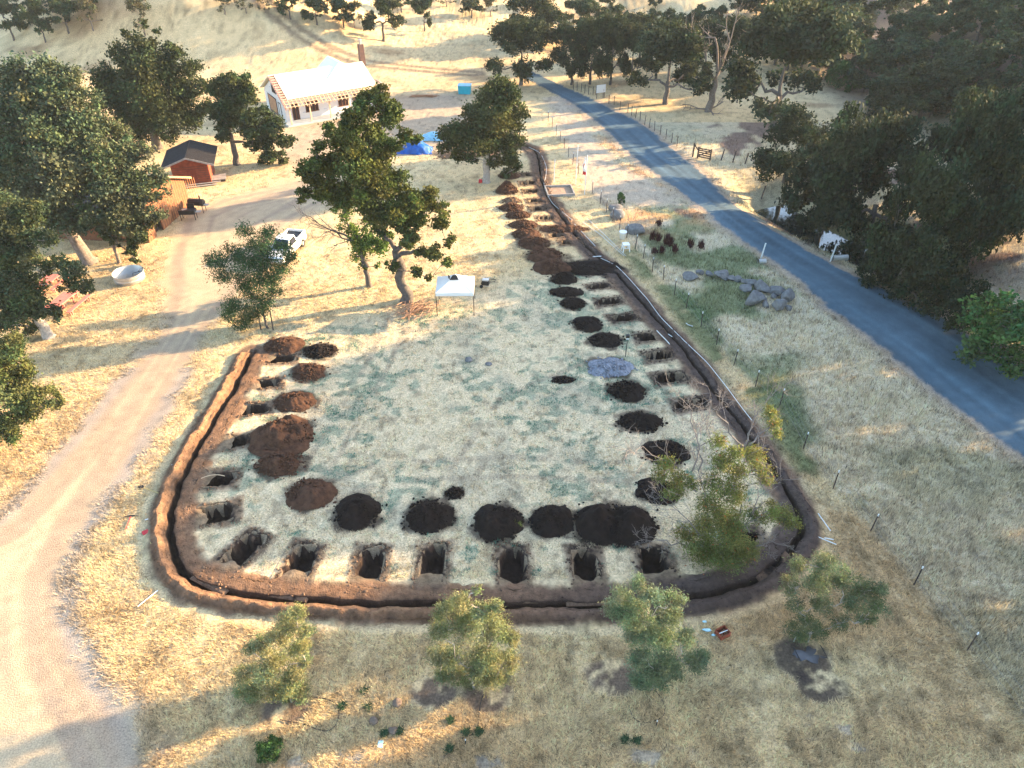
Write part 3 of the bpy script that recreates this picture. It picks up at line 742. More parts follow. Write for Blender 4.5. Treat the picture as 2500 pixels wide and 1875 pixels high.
def bare(start, direction, L, r, depth, g, out, spread=.55, up=.10):
    """bare branching twigs"""
    n = 5; p = [np.array(start, float)]; d = np.array(direction, float); d /= np.linalg.norm(d)
    for k in range(n-1):
        d = d+g.normal(size=3)*.16+np.array((0, 0, up*.4)); d /= np.linalg.norm(d); p.append(p[-1]+d*L/(n-1))
    r1 = r*.55
    out.append((np.array(p), np.linspace(r, max(r1, .006), n)))
    if depth > 0:
        for k in range(2 if depth > 2 else 3):
            j = g.integers(2, n); dd = d+g.normal(size=3)*spread
            bare(p[j], dd, L*g.uniform(.55, .8), max(r1*.9, .007), depth-1, g, out, spread, up)
    return out
def dead_limbs(b, px_pts, r, seed, depth=3, L=.5):
    """dead limbs from one photographed point towards another, branching at the end"""
    g = np.random.default_rng(seed); out = []
    for (p0, p1) in px_pts:
        q = []
        for pp in (p0, p1):
            d = ray(pp[0], pp[1]); t = (b[1]+pp[2])/d[1]; q.append(d*t+np.array((0, 0, CAMH))-b)
        n = 6; path = wiggle(q[0], q[1], n, .04, g); out.append((path, np.linspace(r, r*.35, n)))
        dr = q[1]-q[0]; Lq = np.linalg.norm(dr)
        for k in range(2, n):
            bare(path[k], dr/Lq+g.normal(size=3)*.5, Lq*L, r*.33, depth, g, out)
    return out
ex = dead_limbs(b, [((890, 600, 0), (800, 560, -.3)), ((860, 585, 0), (760, 530, .5)), ((880, 590, .2), (830, 500, .5))], .10, 4, 2, .45)
make_tree('small_tree', 'half-dead small tree with bare branches and fresh green tufts left of the tall oak', 'tree', b, lb, 3200, .17, 35, .24, 3.4, (-.3, 0), extra=ex, bark='bark_dark', col=(0.087, 0.139, 0.029), sub=6, clump=.5)
b, lb = px_lobes((1188, 445), [(1215, 215, 36, 0), (1190, 240, 40, .6), (1245, 235, 36, -.5), (1270, 270, 28), (1160, 285, 40, .5), (1205, 290, 44, -1), (1250, 300, 36, 1), (1130, 325, 38, 0), (1095, 335, 30, .5), (1085, 365, 22), (1170, 345, 46, -.8), (1215, 350, 40, .8), (1255, 345, 30), (1120, 375, 26), (1240, 385, 30, -.5), (1205, 395, 24), (1255, 410, 22), (1150, 390, 22), (1235, 425, 16)], seed=9)
make_tree('oak_tree', 'broad sunlit oak between the blue tarp and the far end of the trench', 'oak', b, lb, 17000, .25, 37, .42, 3.6, (0, 0), bark='bark_pale', sub=9, clump=.42, fill=.45, col=(0.058, 0.069, 0.025))
b, lb = px_lobes((655, 802), [(600, 565, 18, 0), (640, 590, 22), (660, 570, 16), (620, 600, 18), (570, 620, 22, .3), (530, 640, 20), (510, 635, 13), (600, 640, 26, -.3), (650, 630, 24, .3), (690, 610, 22, 0), (710, 630, 14), (545, 670, 20), (590, 690, 24, .4), (645, 680, 28, -.3), (690, 660, 20), (615, 720, 20), (670, 720, 20), (570, 750, 22, -.4), (600, 765, 22), (640, 750, 20), (560, 775, 14), (590, 790, 18)], seed=11)
ex = []
for dx in (-.55, .5):
    pass
yt = make_tree('young_tree', 'young feathery tree tied between two dark stakes beside the gravel drive', 'tree', b, [(q[0], q[1], q[2], q[3]*1.22) for q in lb], 15000, .15, 41, .10, 1.6, (-.15, 0), bark='bark_dark', col=(0.046, 0.087, 0.033), sub=12, clump=.72, aspect=.3, twigs=6)
for dx in (-.55, .42):
    st = tag(MB().tube([(0, 0, -.2), (.06, .1, 1.75)], .05).build('tree_stake', M['darkwood'], None, (b[0]+dx, b[1]-.15, 0)),
             'dark wooden stake on the %s side of the young feathery tree' % ('left' if dx < 0 else 'right'), 'stake', 'stakes holding the young tree')
b, lb = px_lobes((385, 362), [(350, 110, 34, 0), (300, 130, 34, .5), (420, 130, 30), (330, 165, 50, -1), (400, 175, 48, 1), (260, 185, 36, 0), (460, 170, 30), (290, 225, 54, .5), (365, 235, 60, -1.5), (440, 225, 48, 1), (490, 215, 26), (245, 250, 30), (255, 215, 22), (320, 285, 50, -1), (400, 290, 50, -.5), (460, 285, 40, .8), (500, 260, 26), (350, 325, 30), (410, 330, 28, -.6), (310, 85, 16), (385, 75, 14), (355, 60, 12)], seed=13)
make_tree('oak_tree', 'large dark dense oak behind the small red cabin', 'oak', b, lb, 26000, .27, 43, .55, 4.0, bark='bark_dark', sub=8, clump=.45, fill=.4, col=(0.039, 0.053, 0.023))
b, lb = px_lobes((580, 402), [(560, 195, 30, 0), (585, 205, 30, .5), (535, 225, 30), (610, 235, 28, -.5), (570, 245, 36, .8), (540, 275, 32, 0), (595, 285, 36, -.7), (640, 290, 30, .5), (560, 310, 30), (620, 320, 34, -.4), (670, 315, 28, 0), (700, 345, 24), (545, 335, 20), (650, 350, 30, .3), (690, 385, 20), (660, 385, 22), (650, 410, 16), (615, 355, 22)], seed=15)
make_tree('oak_tree', 'open oak with a straight dark trunk, in front of the white house', 'oak', b, lb, 15000, .26, 45, .36, 3.6, bark='bark_dark', sub=8, clump=.42, fill=.45, col=(0.041, 0.058, 0.023))
# the big stand on the left
b, lb = px_lobes((222, 640), [(40, 190, 50, 4), (110, 185, 50, 4), (165, 195, 44, 3), (20, 260, 60, 3), (90, 250, 62, 2), (160, 250, 56, 2), (215, 250, 40, 3), (40, 330, 66, 1), (120, 320, 66, 0), (195, 315, 58, 1), (250, 320, 46, 2), (285, 330, 34, 3), (70, 400, 66, -.5), (150, 395, 66, -1), (230, 385, 58, 0), (300, 380, 46, 1.5), (345, 375, 36, 2), (100, 470, 60, -1), (180, 460, 60, -1.5), (255, 455, 56, -.5), (325, 445, 46, .5), (375, 430, 34, 1.5), (390, 470, 30, 1), (30, 440, 50, 0), (290, 515, 46, -.5), (345, 510, 42, .5), (385, 520, 26, 1), (225, 515, 44, -1), (150, 530, 44, -1), (110, 530, 46, -1.5), (190, 545, 36, -1), (260, 550, 34, -.5), (60, 470, 50, -.5), (20, 520, 44, 0), (10, 390, 60, 0), (0, 300, 60, 1), (330, 560, 32, 0), (60, 520, 40, 0)], seed=17)
make_tree('oak_tree', 'huge spreading oak with a thick leaning pale trunk, covering the wooden barn', 'oak', b, lb, 52000, .23, 47, .60, 4.2, (-1.3, .2), bark='bark', sub=9, clump=.42, fill=.5, col=(.076, .092, .050))
b, lb = px_lobes((292, 642), [(300, 560, 30, 0), (335, 575, 30, .3), (270, 570, 26), (355, 545, 24), (320, 610, 18), (330, 635, 14), (285, 590, 18)], seed=19)
make_tree('oak_tree', 'thin-trunked oak under the huge spreading oak, behind the round steel tank', 'oak', b, lb, 4200, .2, 49, .17, 2.2, bark='bark', col=(0.052, 0.063, 0.025))
b, lb = px_lobes((122, 822), [(60, 560, 44, .5), (10, 500, 40, 1.5), (50, 630, 46, 0), (100, 660, 30, 0), (30, 690, 44, -.3), (85, 710, 36, -.3), (0, 600, 50, 0), (30, 540, 46, 1), (80, 520, 36, 1.5), (110, 580, 30, 0), (25, 600, 46, .5), (75, 590, 40, 0), (20, 660, 46, 0), (70, 640, 30, -.6), (150, 640, 26, .3), (180, 660, 30, 0), (205, 690, 26, .4), (165, 700, 28, -.4), (215, 710, 18), (60, 720, 46, -.8), (15, 730, 46, -.5), (105, 750, 38, -.6), (50, 770, 40, -1), (130, 770, 26, -.8), (20, 790, 36, -.6), (80, 800, 24)], seed=21)
make_tree('oak_tree', 'grey-trunked oak spreading over the red picnic tables', 'oak', b, lb, 20000, .17, 51, .42, 2.8, (-.9, .2), bark='bark_pale', sub=9, clump=.42, fill=.45, col=(0.058, 0.074, 0.033))
b, lb = px_lobes((-20, 1090), [(20, 850, 50, 0), (-30, 880, 60, 0), (50, 900, 36, .4), (10, 940, 56, -.4), (60, 965, 44, 0), (110, 970, 38, .2), (140, 985, 20), (30, 1010, 46, -.3), (70, 1010, 30), (-20, 1040, 46, 0), (20, 1065, 30)], seed=23)
make_tree('oak_tree', 'low green oak at the left edge of the photo beside the gravel drive', 'oak', b, lb, 14000, .14, 53, .35, 2.0, bark='bark', sub=9, clump=.42, col=(0.087, 0.102, 0.037))

# --- olive trees in front
def olive(base, lobes, seed, label, n=19000, col=(.20, .215, .095), r0=.07, **kw):
    lobes = list(lobes)+[(base[0]-32, base[1]-26, 30, -.2), (base[0]+26, base[1]-22, 30, .1), (base[0]+2, base[1]-44, 34, -.3), (base[0]-8, base[1]-14, 22, .2)]
    b, lb = px_lobes(base, lobes, seed=seed)
    return make_tree('olive_tree', label, 'olive tree', b, lb, n, .10, seed+60, r0, .75, (0, 0), bark='bark_pale', leafmat='olive', group='young olive trees along the front of the lawn', aspect=.24, sub=16, clump=.5, fill=.25, col=col, colvar=.3, twigs=7, **kw)
olive((712, 1712), [(725, 1500, 26, 0), (700, 1525, 36, .2), (745, 1540, 26), (680, 1560, 36, 0), (735, 1580, 30, -.2), (640, 1570, 30, .2), (610, 1585, 22), (600, 1640, 34, 0), (660, 1620, 44, -.2), (720, 1630, 40, .2), (600, 1690, 34, -.2), (640, 1680, 40, -.3), (620, 1720, 26), (690, 1680, 28), (745, 1620, 20)], 71, 'leftmost young olive tree, narrow and leaning, beside the gravel drive')
olive((1155, 1680), [(1130, 1470, 30, 0), (1090, 1490, 34, .2), (1175, 1490, 34, 0), (1215, 1480, 20), (1075, 1540, 36, 0), (1140, 1530, 46, -.2), (1210, 1535, 42, .2), (1245, 1560, 26), (1070, 1600, 36, .2), (1110, 1610, 36, -.2), (1190, 1600, 46, 0), (1240, 1610, 32, .2), (1080, 1650, 26), (1200, 1660, 36, -.3), (1230, 1665, 24), (1165, 1440, 14)], 73, 'roundest, fullest young olive tree, second from the left in the front row', 24000)
olive((1590, 1685), [(1555, 1425, 26, 0), (1520, 1455, 32, .2), (1590, 1455, 34), (1650, 1465, 28), (1500, 1490, 30, 0), (1560, 1500, 46, -.2), (1630, 1500, 40, .2), (1550, 1550, 40, 0), (1610, 1560, 46, -.2), (1670, 1560, 34, .2), (1560, 1600, 36, -.2), (1620, 1615, 44, 0), (1690, 1615, 32, 0), (1715, 1600, 22), (1590, 1650, 36, -.3), (1650, 1640, 32)], 75, 'grey-green young olive tree with bare damp soil on its left, third in the front row', 26000, (.15, .19, .10))
olive((1972, 1565), [(1950, 1380, 32, 0), (2010, 1375, 36, .3), (1930, 1430, 32, 0), (1990, 1430, 40, -.2), (2060, 1410, 40, .3), (2110, 1440, 36, .2), (2140, 1480, 30, .3), (2080, 1470, 36, 0), (2010, 1480, 32, -.2), (1945, 1480, 26), (2110, 1510, 28, .2), (2050, 1520, 26, 0), (2150, 1440, 22)], 77, 'rightmost young olive tree, thin and airy, leaning over wet mud', 15000, (.125, .15, .07), r0=.06)

# --- locust tree with dead limbs, at the front right corner of the trench
b, lb = px_lobes((1760, 1375), [(1755, 1080, 20, 0), (1790, 1100, 22, .3), (1770, 1130, 26, 0), (1800, 1150, 26, .4), (1840, 1110, 24, .6), (1865, 1140, 22, .8), (1870, 1170, 16), (1630, 1135, 22, -.2), (1610, 1155, 18), (1660, 1170, 22, -.3), (1645, 1195, 24, -.4), (1690, 1180, 16), (1740, 1180, 24, 0), (1790, 1200, 30, -.2), (1740, 1230, 32, 0), (1770, 1265, 34, -.3), (1720, 1280, 26, 0), (1790, 1300, 30, -.4), (1850, 1260, 24, .3), (1910, 1260, 26, .4), (1940, 1270, 20), (1680, 1300, 24, -.3), (1730, 1340, 36, -.4), (1790, 1350, 36, -.4), (1700, 1330, 26), (1830, 1340, 26), (1880, 1005, 16, 1.6), (1890, 1035, 16, 1.8), (1900, 1055, 12), (1750, 1385, 22), (1890, 1240, 18)], seed=25)
ex = dead_limbs(b, [((1735, 1300, 0), (1705, 1150, .3)), ((1705, 1150, .3), (1730, 1020, .6)), ((1700, 1200, 0), (1570, 1090, -.3)), ((1690, 1150, .2), (1690, 1000, .4)), ((1815, 1090, 1.0), (1850, 1010, 1.8)), ((1830, 1085, 1.0), (1880, 1040, 1.8)), ((1815, 1090, .8), (1750, 1010, .8)), ((1760, 1330, 0), (1640, 1235, -.4)), ((1830, 1300, 0), (1850, 1190, .4)), ((1780, 1370, -.2), (1880, 1320, -.5)), ((1700, 1340, -.2), (1600, 1320, -.6)), ((1770, 1330, .2), (1820, 1090, .9))], .045, 6, 3, .33)
locust = make_tree('locust_tree', 'ragged locust with bare limbs and hanging yellow-green leaves at the front right trench corner', 'locust tree', b, [(q[0], q[1], q[2], q[3]*1.28) for q in lb], 23000, .11, 63, .11, 1.2, extra=ex, bark='twig', leafmat='olive', aspect=.33, sub=14, clump=.62, fill=.3, droop=.35, col=(.15, .165, .045), hue2=((.36, .10, .03), .012), twigs=6)

# --- prototypes for the many oaks of the valley
def oak_lobes(h, w, seed, low=.30):
    g = np.random.default_rng(seed); out = [(0, 0, h*.72, w*.24)]
    n = g.integers(10, 14)
    for k in range(n):
        a = k*2.4+g.uniform(-.4, .4); zf = g.uniform(low, .9); rr = w*.5*math.sqrt(max(.05, 1-((zf-.5)/.5)**2))*g.uniform(.45, .85)
        out.append((math.cos(a)*rr, math.sin(a)*rr, h*zf, w*g.uniform(.13, .21)))
    for k in range(5):
        a = g.uniform(0, 6.28); rr = w*g.uniform(.32, .44); out.append((math.cos(a)*rr, math.sin(a)*rr, h*g.uniform(.25, .5), w*g.uniform(.09, .14)))
    return out
PROTO = {}
def proto(kind, k, h, w, nl, size, col, low=.3, bark='bark_dark', clump=.42, sub=5):
    lb = oak_lobes(h, w, 200+k*7, low)
    V, f, c, C = leaf_cloud(lb, int(nl*1.9), size, 300+k, col=col, sub=sub, clump=clump, fill=.45)
    tv, tf = tube_arrays(skeleton(lb, C, w*.032, h*.3, 400+k, twigs=3), 6)
    PROTO.setdefault(kind, []).append((np_mesh('trunk', tv, tf, smooth=True), np_mesh('crown', V, f, c), h, w))
    PROTO[kind][-1][0].materials.append(M[bark]); PROTO[kind][-1][1].materials.append(M['leaf'])
for k in range(4): proto('dark', k, 11, 11.5, 8500, .34, (.034, .045, .022), .28)
for k in range(4): proto('low', 40+k, 11, 12, 11000, .30, (.030, .040, .019), .08)
for k in range(4): proto('grey', 10+k, 9, 8.5, 3600, .40, (.050, .068, .036), .3)
for k in range(3): proto('thin', 20+k, 8.5, 7, 1300, .34, (.075, .075, .04), .42, 'bark', .5, 4)
for k in range(3): proto('bush', 30+k, 3.4, 4.6, 3800, .17, (.052, .105, .032), .12, 'bark', .5, 8)
for k in range(3): proto('scrub', 50+k, 2.2, 4.0, 3000, .16, (.022, .034, .016), .1, 'bark', .6, 7)
def plant(kind, pos, w, h, name, label, cat, group=None, rz=None):
    tm, cm, ph, pw = PROTO[kind][rng.integers(len(PROTO[kind]))]
    root = thing(name, label, cat, pos, rng.uniform(0, 6.28) if rz is None else rz, group)
    root.scale = (w/pw, w/pw, h/ph)
    mobj('trunk', tm, None, root); mobj('crown', cm, None, root)
    return root
def plant_px(kind, px, py, wpx, hpx, *a, **k):
    b, z = P(px, py); s = z/F
    return plant(kind, b-np.array((0, 0, .15)), wpx*s, hpx*s/math.cos(PITCH)*.92, *a, **k)

DO = 'dark oaks lining the road'
for px, py, w, h, lab in [
  (1272, 208, 155, 118, 'wide dark oak on the left of the road where the road disappears'),
  (1322, 108, 150, 95, 'dark oak behind the one where the road disappears'),
  (1395, 207, 95, 110, 'dark oak at the left end of the roadside grove, closest to the road'),
  (1440, 206, 95, 118, 'dark oak in the roadside grove, next to the grove oak closest to the road'),
  (1490, 207, 90, 125, 'tallest dark oak in the middle of the roadside grove'),
  (1540, 205, 75, 108, 'narrow yellow-edged oak at the right end of the roadside grove'),
  (1600, 195, 110, 110, 'dark oak behind the broad oak that stands alone in the pale field'),
  (1624, 254, 190, 145, 'broad dark oak with drooping branches standing alone in the pale field'),
  (1700, 190, 100, 100, 'dark oak in the back row between the grove and the dead white tree'),
  (1790, 190, 110, 110, 'dark oak in the back row directly behind the dead white tree'),
  (1560, 150, 90, 90, 'oak in the back row above the right end of the roadside grove'),
  (1470, 150, 90, 80, 'oak in the back row above the middle of the roadside grove'),
  (1885, 318, 270, 225, 'very large dark oak right of the dead white tree in the pale field'),
  (1915, 445, 180, 150, 'rounded dark oak right beside the road near the leaning posts'),
  (2000, 575, 220, 240, 'dark oak by the road bank over the shining creek water'),
  (2110, 590, 230, 260, 'dense dark oak on the creek bank, sunlit on its upper right'),
  (2325, 640, 230, 330, 'tallest creek-bank oak with light-edged crown at the right'),
  (2290, 560, 170, 240, 'dark oak behind the tallest creek-bank oak'),
  (2185, 715, 210, 290, 'creek-bank oak with a thick pale trunk at the road edge'),
  (2165, 335, 120, 85, 'dark oak beyond the pale clearing below the right hillside'),
  (2240, 300, 170, 110, 'dark oak with a grey top at the foot of the right hillside'),
  (2440, 560, 150, 180, 'shadowed oak at the right edge of the photo above the bare bank'),
  ]:
    plant_px('low' if py > 430 and px != 2000 else 'dark', px, py, w*1.1, h*1.1, 'oak_tree', lab, 'oak', DO)
plant_px('bush', 2430, 880, 250, 150, 'shrub', 'big bright green willowy shrub beside the road on the right', 'shrub')
for px, py, w, h, lab in [(2240, 745, 130, 80, 'dark scrub at the road edge below the thick pale trunk'), (2330, 800, 130, 90, 'dark scrub left of the big bright green shrub'), (2130, 690, 90, 60, 'dark scrub left of the thick pale trunk at the road edge'), (2190, 640, 120, 70, 'dark scrub behind the thick pale trunk in the creek bed'), (2080, 640, 70, 45, 'low dark scrub by the long culvert pipe end'), (2290, 700, 120, 80, 'dark scrub in the creek bed behind the road-edge scrub'), (1975, 560, 70, 45, 'low dark scrub on the bank left of the shining water')]:
    plant_px('scrub', px, py, w, h, 'shrub', lab, 'shrub', 'dark scrub along the creek bank')
plant_px('bush', 2040, 215, 60, 55, 'shrub', 'bright green shrub left in the pair above the pale clearing', 'shrub', 'bright shrubs above the clearing')
plant_px('bush', 2078, 222, 55, 40, 'shrub', 'lower bright green shrub right in the pair above the pale clearing', 'shrub', 'bright shrubs above the clearing')
plant_px('bush', 1515, 498, 22, 28, 'shrub', 'small dark bush beside a grey boulder at the fence', 'shrub')
plant_px('bush', 665, 1845, 75, 60, 'shrub', 'small round green bush below the leftmost olive tree', 'shrub')

# dead white tree in the field
b, z_ = P(1728, 272)
out = []
g = np.random.default_rng(21)
tr = wiggle((0, 0, -.2), (.6, .3, 5.0), 7, .02, g); out.append((tr, np.linspace(.55, .30, 7)))
for d, L in (((.5, .1, .9), 4.2), ((-.2, .2, 1), 4.5), ((.9, 0, .6), 3.2), ((-.7, -.2, .6), 2.6), ((.2, -.5, .8), 3)):
    bare(tr[-1] if L > 3 else tr[-2], d, L, .2, 3, g, out, .5)
for d in ((1, .2, .25), (-1, .4, .2), (.5, -1, .15)): bare((0, 0, .3), d, 2.5, .12, 2, g, out, .5, 0)
tv, tf = tube_arrays(out, 6)
root = thing('dead_tree', 'bare grey-white dead tree trunk standing in the pale field', 'dead tree', b)
mobj('trunk', np_mesh('trunk', tv, tf, smooth=True), M['bark'], root)
V, f, c, C = leaf_cloud([(-1.0, .2, 4.5, 1.1), (-1.3, 0, 6.0, 1.0), (-.6, .3, 3.2, .8)], 1500, .26, 88, col=(.05, .06, .03))
mobj('ivy', np_mesh('ivy', V, f, c), M['leaf'], root)

# oaks scattered on the hills: nothing tells one from the next
HG = 'oaks on the far hillsides'
def hill(kind, px, py, w, h, lab, grp): plant_px(kind, px, py, w, h, 'oak_tree', lab, 'oak', grp)
for px, py, w, h in [(35, 98, 75, 95), (112, 102, 62, 95), (168, 80, 78, 70), (60, 40, 70, 60), (10, 45, 60, 60), (130, 30, 70, 50), (215, 20, 60, 50)]:
    hill('grey', px, py, w, h, 'greyish oak on the shaded slope in the top left corner', 'oaks on the shaded top left slope')
plant_px('thin', 228, 74, 62, 70, 'oak_tree', 'sparse nearly leafless oak on the shaded top left slope', 'oak')
plant_px('thin', 355, 85, 62, 80, 'oak_tree', 'oak with thin top poking up behind the large dark oak', 'oak')
for px, py, w, h in [(550, 34, 48, 42), (602, 34, 42, 42), (648, 30, 40, 40), (709, 46, 62, 62), (774, 60, 72, 62), (840, 67, 70, 66), (866, 68, 50, 55), (690, 15, 50, 40), (800, 14, 60, 40), (1037, 76, 60, 75), (1152, 43, 64, 48), (1198, 40, 48, 42), (1090, 15, 50, 40), (980, 30, 60, 45)]:
    hill('grey' if w > 55 else 'thin', px, py, w, h, 'oak on the sunlit hillside at the top centre', 'oaks on the sunlit top hillside')
plant_px('dark', 938, 100, 112, 118, 'oak_tree', 'dense clump-like oak alone on the sunlit slope at top centre, the biggest there', 'oak')
for px, py, w, h in [(1315, 24, 48, 45), (1437, 84, 92, 76), (1507, 68, 60, 50), (1592, 58, 36, 34), (1632, 74, 50, 48), (1597, 95, 48, 40), (1690, 90, 80, 60), (1655, 110, 70, 60), (1755, 62, 52, 44), (1710, 42, 32, 30), (1800, 44, 66, 60), (1845, 40, 60, 50), (1560, 80, 50, 45), (1400, 50, 50, 45), (1480, 30, 44, 36), (1600, 20, 40, 34), (1375, 120, 70, 60), (1530, 110, 70, 50), (1740, 110, 70, 60), (1790, 120, 70, 56)]:
    hill('grey', px, py, w, h, 'hazy oak on the knolls behind the roadside grove', 'oaks on the knolls behind the grove')
g = np.random.default_rng(4)
def scatter(n, poly, mind, kind, wr, lab, grp):
    poly = np.array(poly, float); lo, hi = poly.min(0), poly.max(0); got = []
    k = 0
    while len(got) < n and k < 4000:
        k += 1
        q = g.uniform(lo, hi)
        if float(sdpoly(np.array(q[0]), np.array(q[1]), poly)) > 0: continue
        p, z = P(*q)
        if z > 600 or any(math.hypot(p[0]-a[0], p[1]-a[1]) < mind for a in got): continue
        got.append(p); w = g.uniform(*wr)
        plant(kind, p-np.array((0, 0, .2)), w, w*g.uniform(.85, 1.1), 'oak_tree', lab, 'oak', grp)
scatter(75, [(1830, 20), (1900, 180), (2010, 200), (2110, 150), (2200, 70), (2280, 0), (1830, 0)], 6.5, 'grey', (6, 10), 'hazy oak filling the valley at the top right', 'oaks filling the far valley')
scatter(40, [(2050, 215), (2200, 105), (2370, 0), (2500, 0), (2500, 420), (2380, 330), (2150, 300)], 3.0, 'grey', (4.5, 7.5), 'shadowed oak on the steep right-hand hillside', 'oaks on the right-hand hillside')
scatter(8, [(1860, 170), (1900, 150), (2050, 190), (2000, 205)], 4.5, 'grey', (6, 9), 'shadowed oak between the clearing and the valley', 'oaks above the clearing')
# oaks on the hillside to the right of the view: they throw the long shade over the lawn
for x, y, w, h in [(58, 76, 13, 14), (61, 66, 15, 18), (66, 58, 16, 20), (60, 50, 15, 16), (64, 42, 14, 13), (58, 34, 13, 15), (66, 30, 14, 16), (60, 24, 13, 15), (74, 66, 13, 15), (76, 48, 14, 16), (74, 36, 13, 14), (48, 12, 9, 9), (62, 12, 11, 10)]:
    plant('dark', (x, y, float(H(x, y))-.2), w, h, 'oak_tree', 'oak on the hillside beyond the right edge of the view', 'oak', 'oaks beyond the right edge')
# ------------------------------------------------------------------ the white house under construction
def vec(*a): return np.array(a, float)
C0 = P(712, 309, 0)[0]; hz = R(32.7)
house = thing('house', 'long white-wrapped house under construction with bare white roof and open rafters', 'house', (C0[0], C0[1], 0), hz)
L_, Y0, Y1, HW, RZ, RY = 12.8, 1.7, 10.0, 2.6, 5.3, 5.2
mb = MB()
mb.poly([(0, Y0, 0), (L_, Y0, 0), (L_, Y0, HW+.3), (0, Y0, HW+.3)], .2)
mb.poly([(0, Y1, 0), (0, Y0+.2, 0), (0, Y0+.2, HW+.3), (0, RY, RZ-.2), (0, Y1, HW)], .2)
mb.poly([(L_, Y0+.2, 0), (L_, Y1, 0), (L_, Y1, HW), (L_, RY, RZ-.2), (L_, Y0+.2, HW+.3)], .2)
mb.poly([(L_-.2, Y1, 0), (.2, Y1, 0), (.2, Y1, HW), (L_-.2, Y1, HW)], .2)
mb.build('wall', M['housewrap'], house)
# stapled seams and print lines of the wrap
mb = MB()
for z in (1.05, 2.3, 3.5):
    for k in range(9):
        y = Y0+.5+k*.95
        if z > 3 and abs(y-RY) > 3.0: continue
        mb.box((-.006, y, z+.05*math.sin(k)), (.008, .42, .10))
for z in (1.0, 2.2):
    for k in range(12): mb.box((.6+k*.98, Y0-.006, z), (.40, .008, .09))
mb.build('wrap_seam', mat('grey_print', (.42, .45, .52), .7, var=.2, scale=3), house)
sl = (RZ-2.45)/(RY+.5)
def zf(y): return RZ-abs(y-RY)*sl if y < RY else RZ-(y-RY)*sl*1.02
roof = MB()
roof.poly([(.35, .9, zf(.9)+.06), (L_+.2, .9, zf(.9)+.06), (L_+.2, RY, RZ+.06), (.35, RY, RZ+.06)], .1)
roof.poly([(-.45, RY+.01, RZ+.06), (L_+.2, RY+.01, RZ+.06), (L_+.2, Y1+.5, zf(Y1+.5)+.06), (-.45, Y1+.5, zf(Y1+.5)+.06)], .1)
rf = roof.build('roof', M['roofwhite'], house)
xg = 9.6; gz = 5.75; gw = 3.2
gb = MB(); fl, bl_ = zf(2.6)+.10, 3.3
gb.add([(xg-gw, 2.6, fl), (xg+gw, 2.6, fl), (xg, 5.0, gz), (xg, 9.4, gz), (xg-gw, 9.4, bl_), (xg+gw, 9.4, bl_)], [(0, 1, 2), (0, 2, 3), (0, 3, 4), (1, 3, 2), (1, 5, 3), (3, 5, 4)])
gb.build('cross_gable', M['roofwhite'], rf)
ch = MB().box((L_+.55, 6.0, 3.7), (.75, .75, 7.4), taper=.9); ch = ch.build('chimney', M['chimney'], rf)
MB().lathe([(.16, 7.4), (.16, 7.9), (.24, 7.9), (.24, 8.05), (.01, 8.1)], 10, (L_+.55, 6.0, 0)).build('flue', M['galv'], ch)
mb = MB()
for k in range(25):
    x = -.3+k*.545
    mb.poly([(x, -.45, zf(-.45)), (x+.09, -.45, zf(-.45)), (x+.09, 1.2, zf(1.2)), (x, 1.2, zf(1.2))], .16)
for y in (-.40, .1, .55): mb.box((L_/2-.1, y, zf(y)+.07), (L_+.7, .11, .05))
mb.build('porch_rafter', M['lumber'], house)
mb = MB()
for k in range(11):
    y = 0.9+k*.42
    mb.poly([(-.42, y, zf(y)+.02), (.34, y, zf(y)+.02), (.34, y+.24, zf(y+.24)+.02), (-.42, y+.24, zf(y+.24)+.02)], .06)
mb.poly([(-.5, -.5, zf(-.5)-.05), (-.42, -.5, zf(-.5)-.05), (-.42, RY, RZ-.05), (-.5, RY, RZ-.05)], .2)
mb.build('rake_lookout', mat('red_brown_lumber', (.50, .27, .19), .8, var=.2, scale=3), house)
for k in range(5):
    MB().box((.1+k*2.75, 0, 1.22), (.16, .16, 2.44)).build('porch_post', M['lumber'], house)
MB().box((L_/2, .72, .1), (L_+1, 1.9, .2)).build('porch_slab', M['concrete'], house)
def opening(name, x, w, z0, z1, m='darkopen'):
    o_ = MB().box((x, Y0-.012, (z0+z1)/2), (w, .04, z1-z0)).build(name, M[m], house)
    f_ = MB()
    for k in range(int(w/.42)+1): f_.box((x-w/2+.04+k*(w-.08)/max(1, int(w/.42)), Y0-.05, (z0+z1)/2), (.07, .05, z1-z0))
    f_.box((x, Y0-.05, z0-.04), (w+.1, .06, .08)); f_.box((x, Y0-.05, z1+.04), (w+.1, .06, .08)); f_.build('stud_frame', M['barnwood'], o_)
opening('doorway', 1.4, .95, .2, 2.3); opening('window', 3.7, 1.8, 1.0, 2.25); opening('window', 8.2, 1.5, 1.0, 2.25); opening('doorway', 10.2, 1.2, .2, 2.3)
def gopen(name, y0, y1, z0, z1, m, fm='darkwood'):
    o_ = MB().box((-.012, (y0+y1)/2, (z0+z1)/2), (.04, y1-y0, z1-z0)).build(name, M[m], house)
    f_ = MB().box((-.04, y0, (z0+z1)/2), (.06, .09, z1-z0)).box((-.04, y1, (z0+z1)/2), (.06, .09, z1-z0)).box((-.04, (y0+y1)/2, z1), (.06, y1-y0+.16, .09)).box((-.04, (y0+y1)/2, z0), (.06, y1-y0+.16, .09))
    f_.build('frame', M[fm], o_)
gopen('window', RY-.7, RY+.7, 3.1, 4.3, 'darkopen'); gopen('garage_opening', 5.0, 8.4, .15, 2.3, 'osb'); gopen('side_door', 3.3, 4.2, .15, 2.1, 'housewrap')
mb = MB()
mb.poly([(L_+.2, 1.5, 2.7), (L_+2.4, 1.5, 2.35), (L_+2.4, 5.6, 2.5), (L_+.2, 5.6, 2.85)], .06)
sr = mb.build('side_roof', M['osb'], house)
mb = MB()
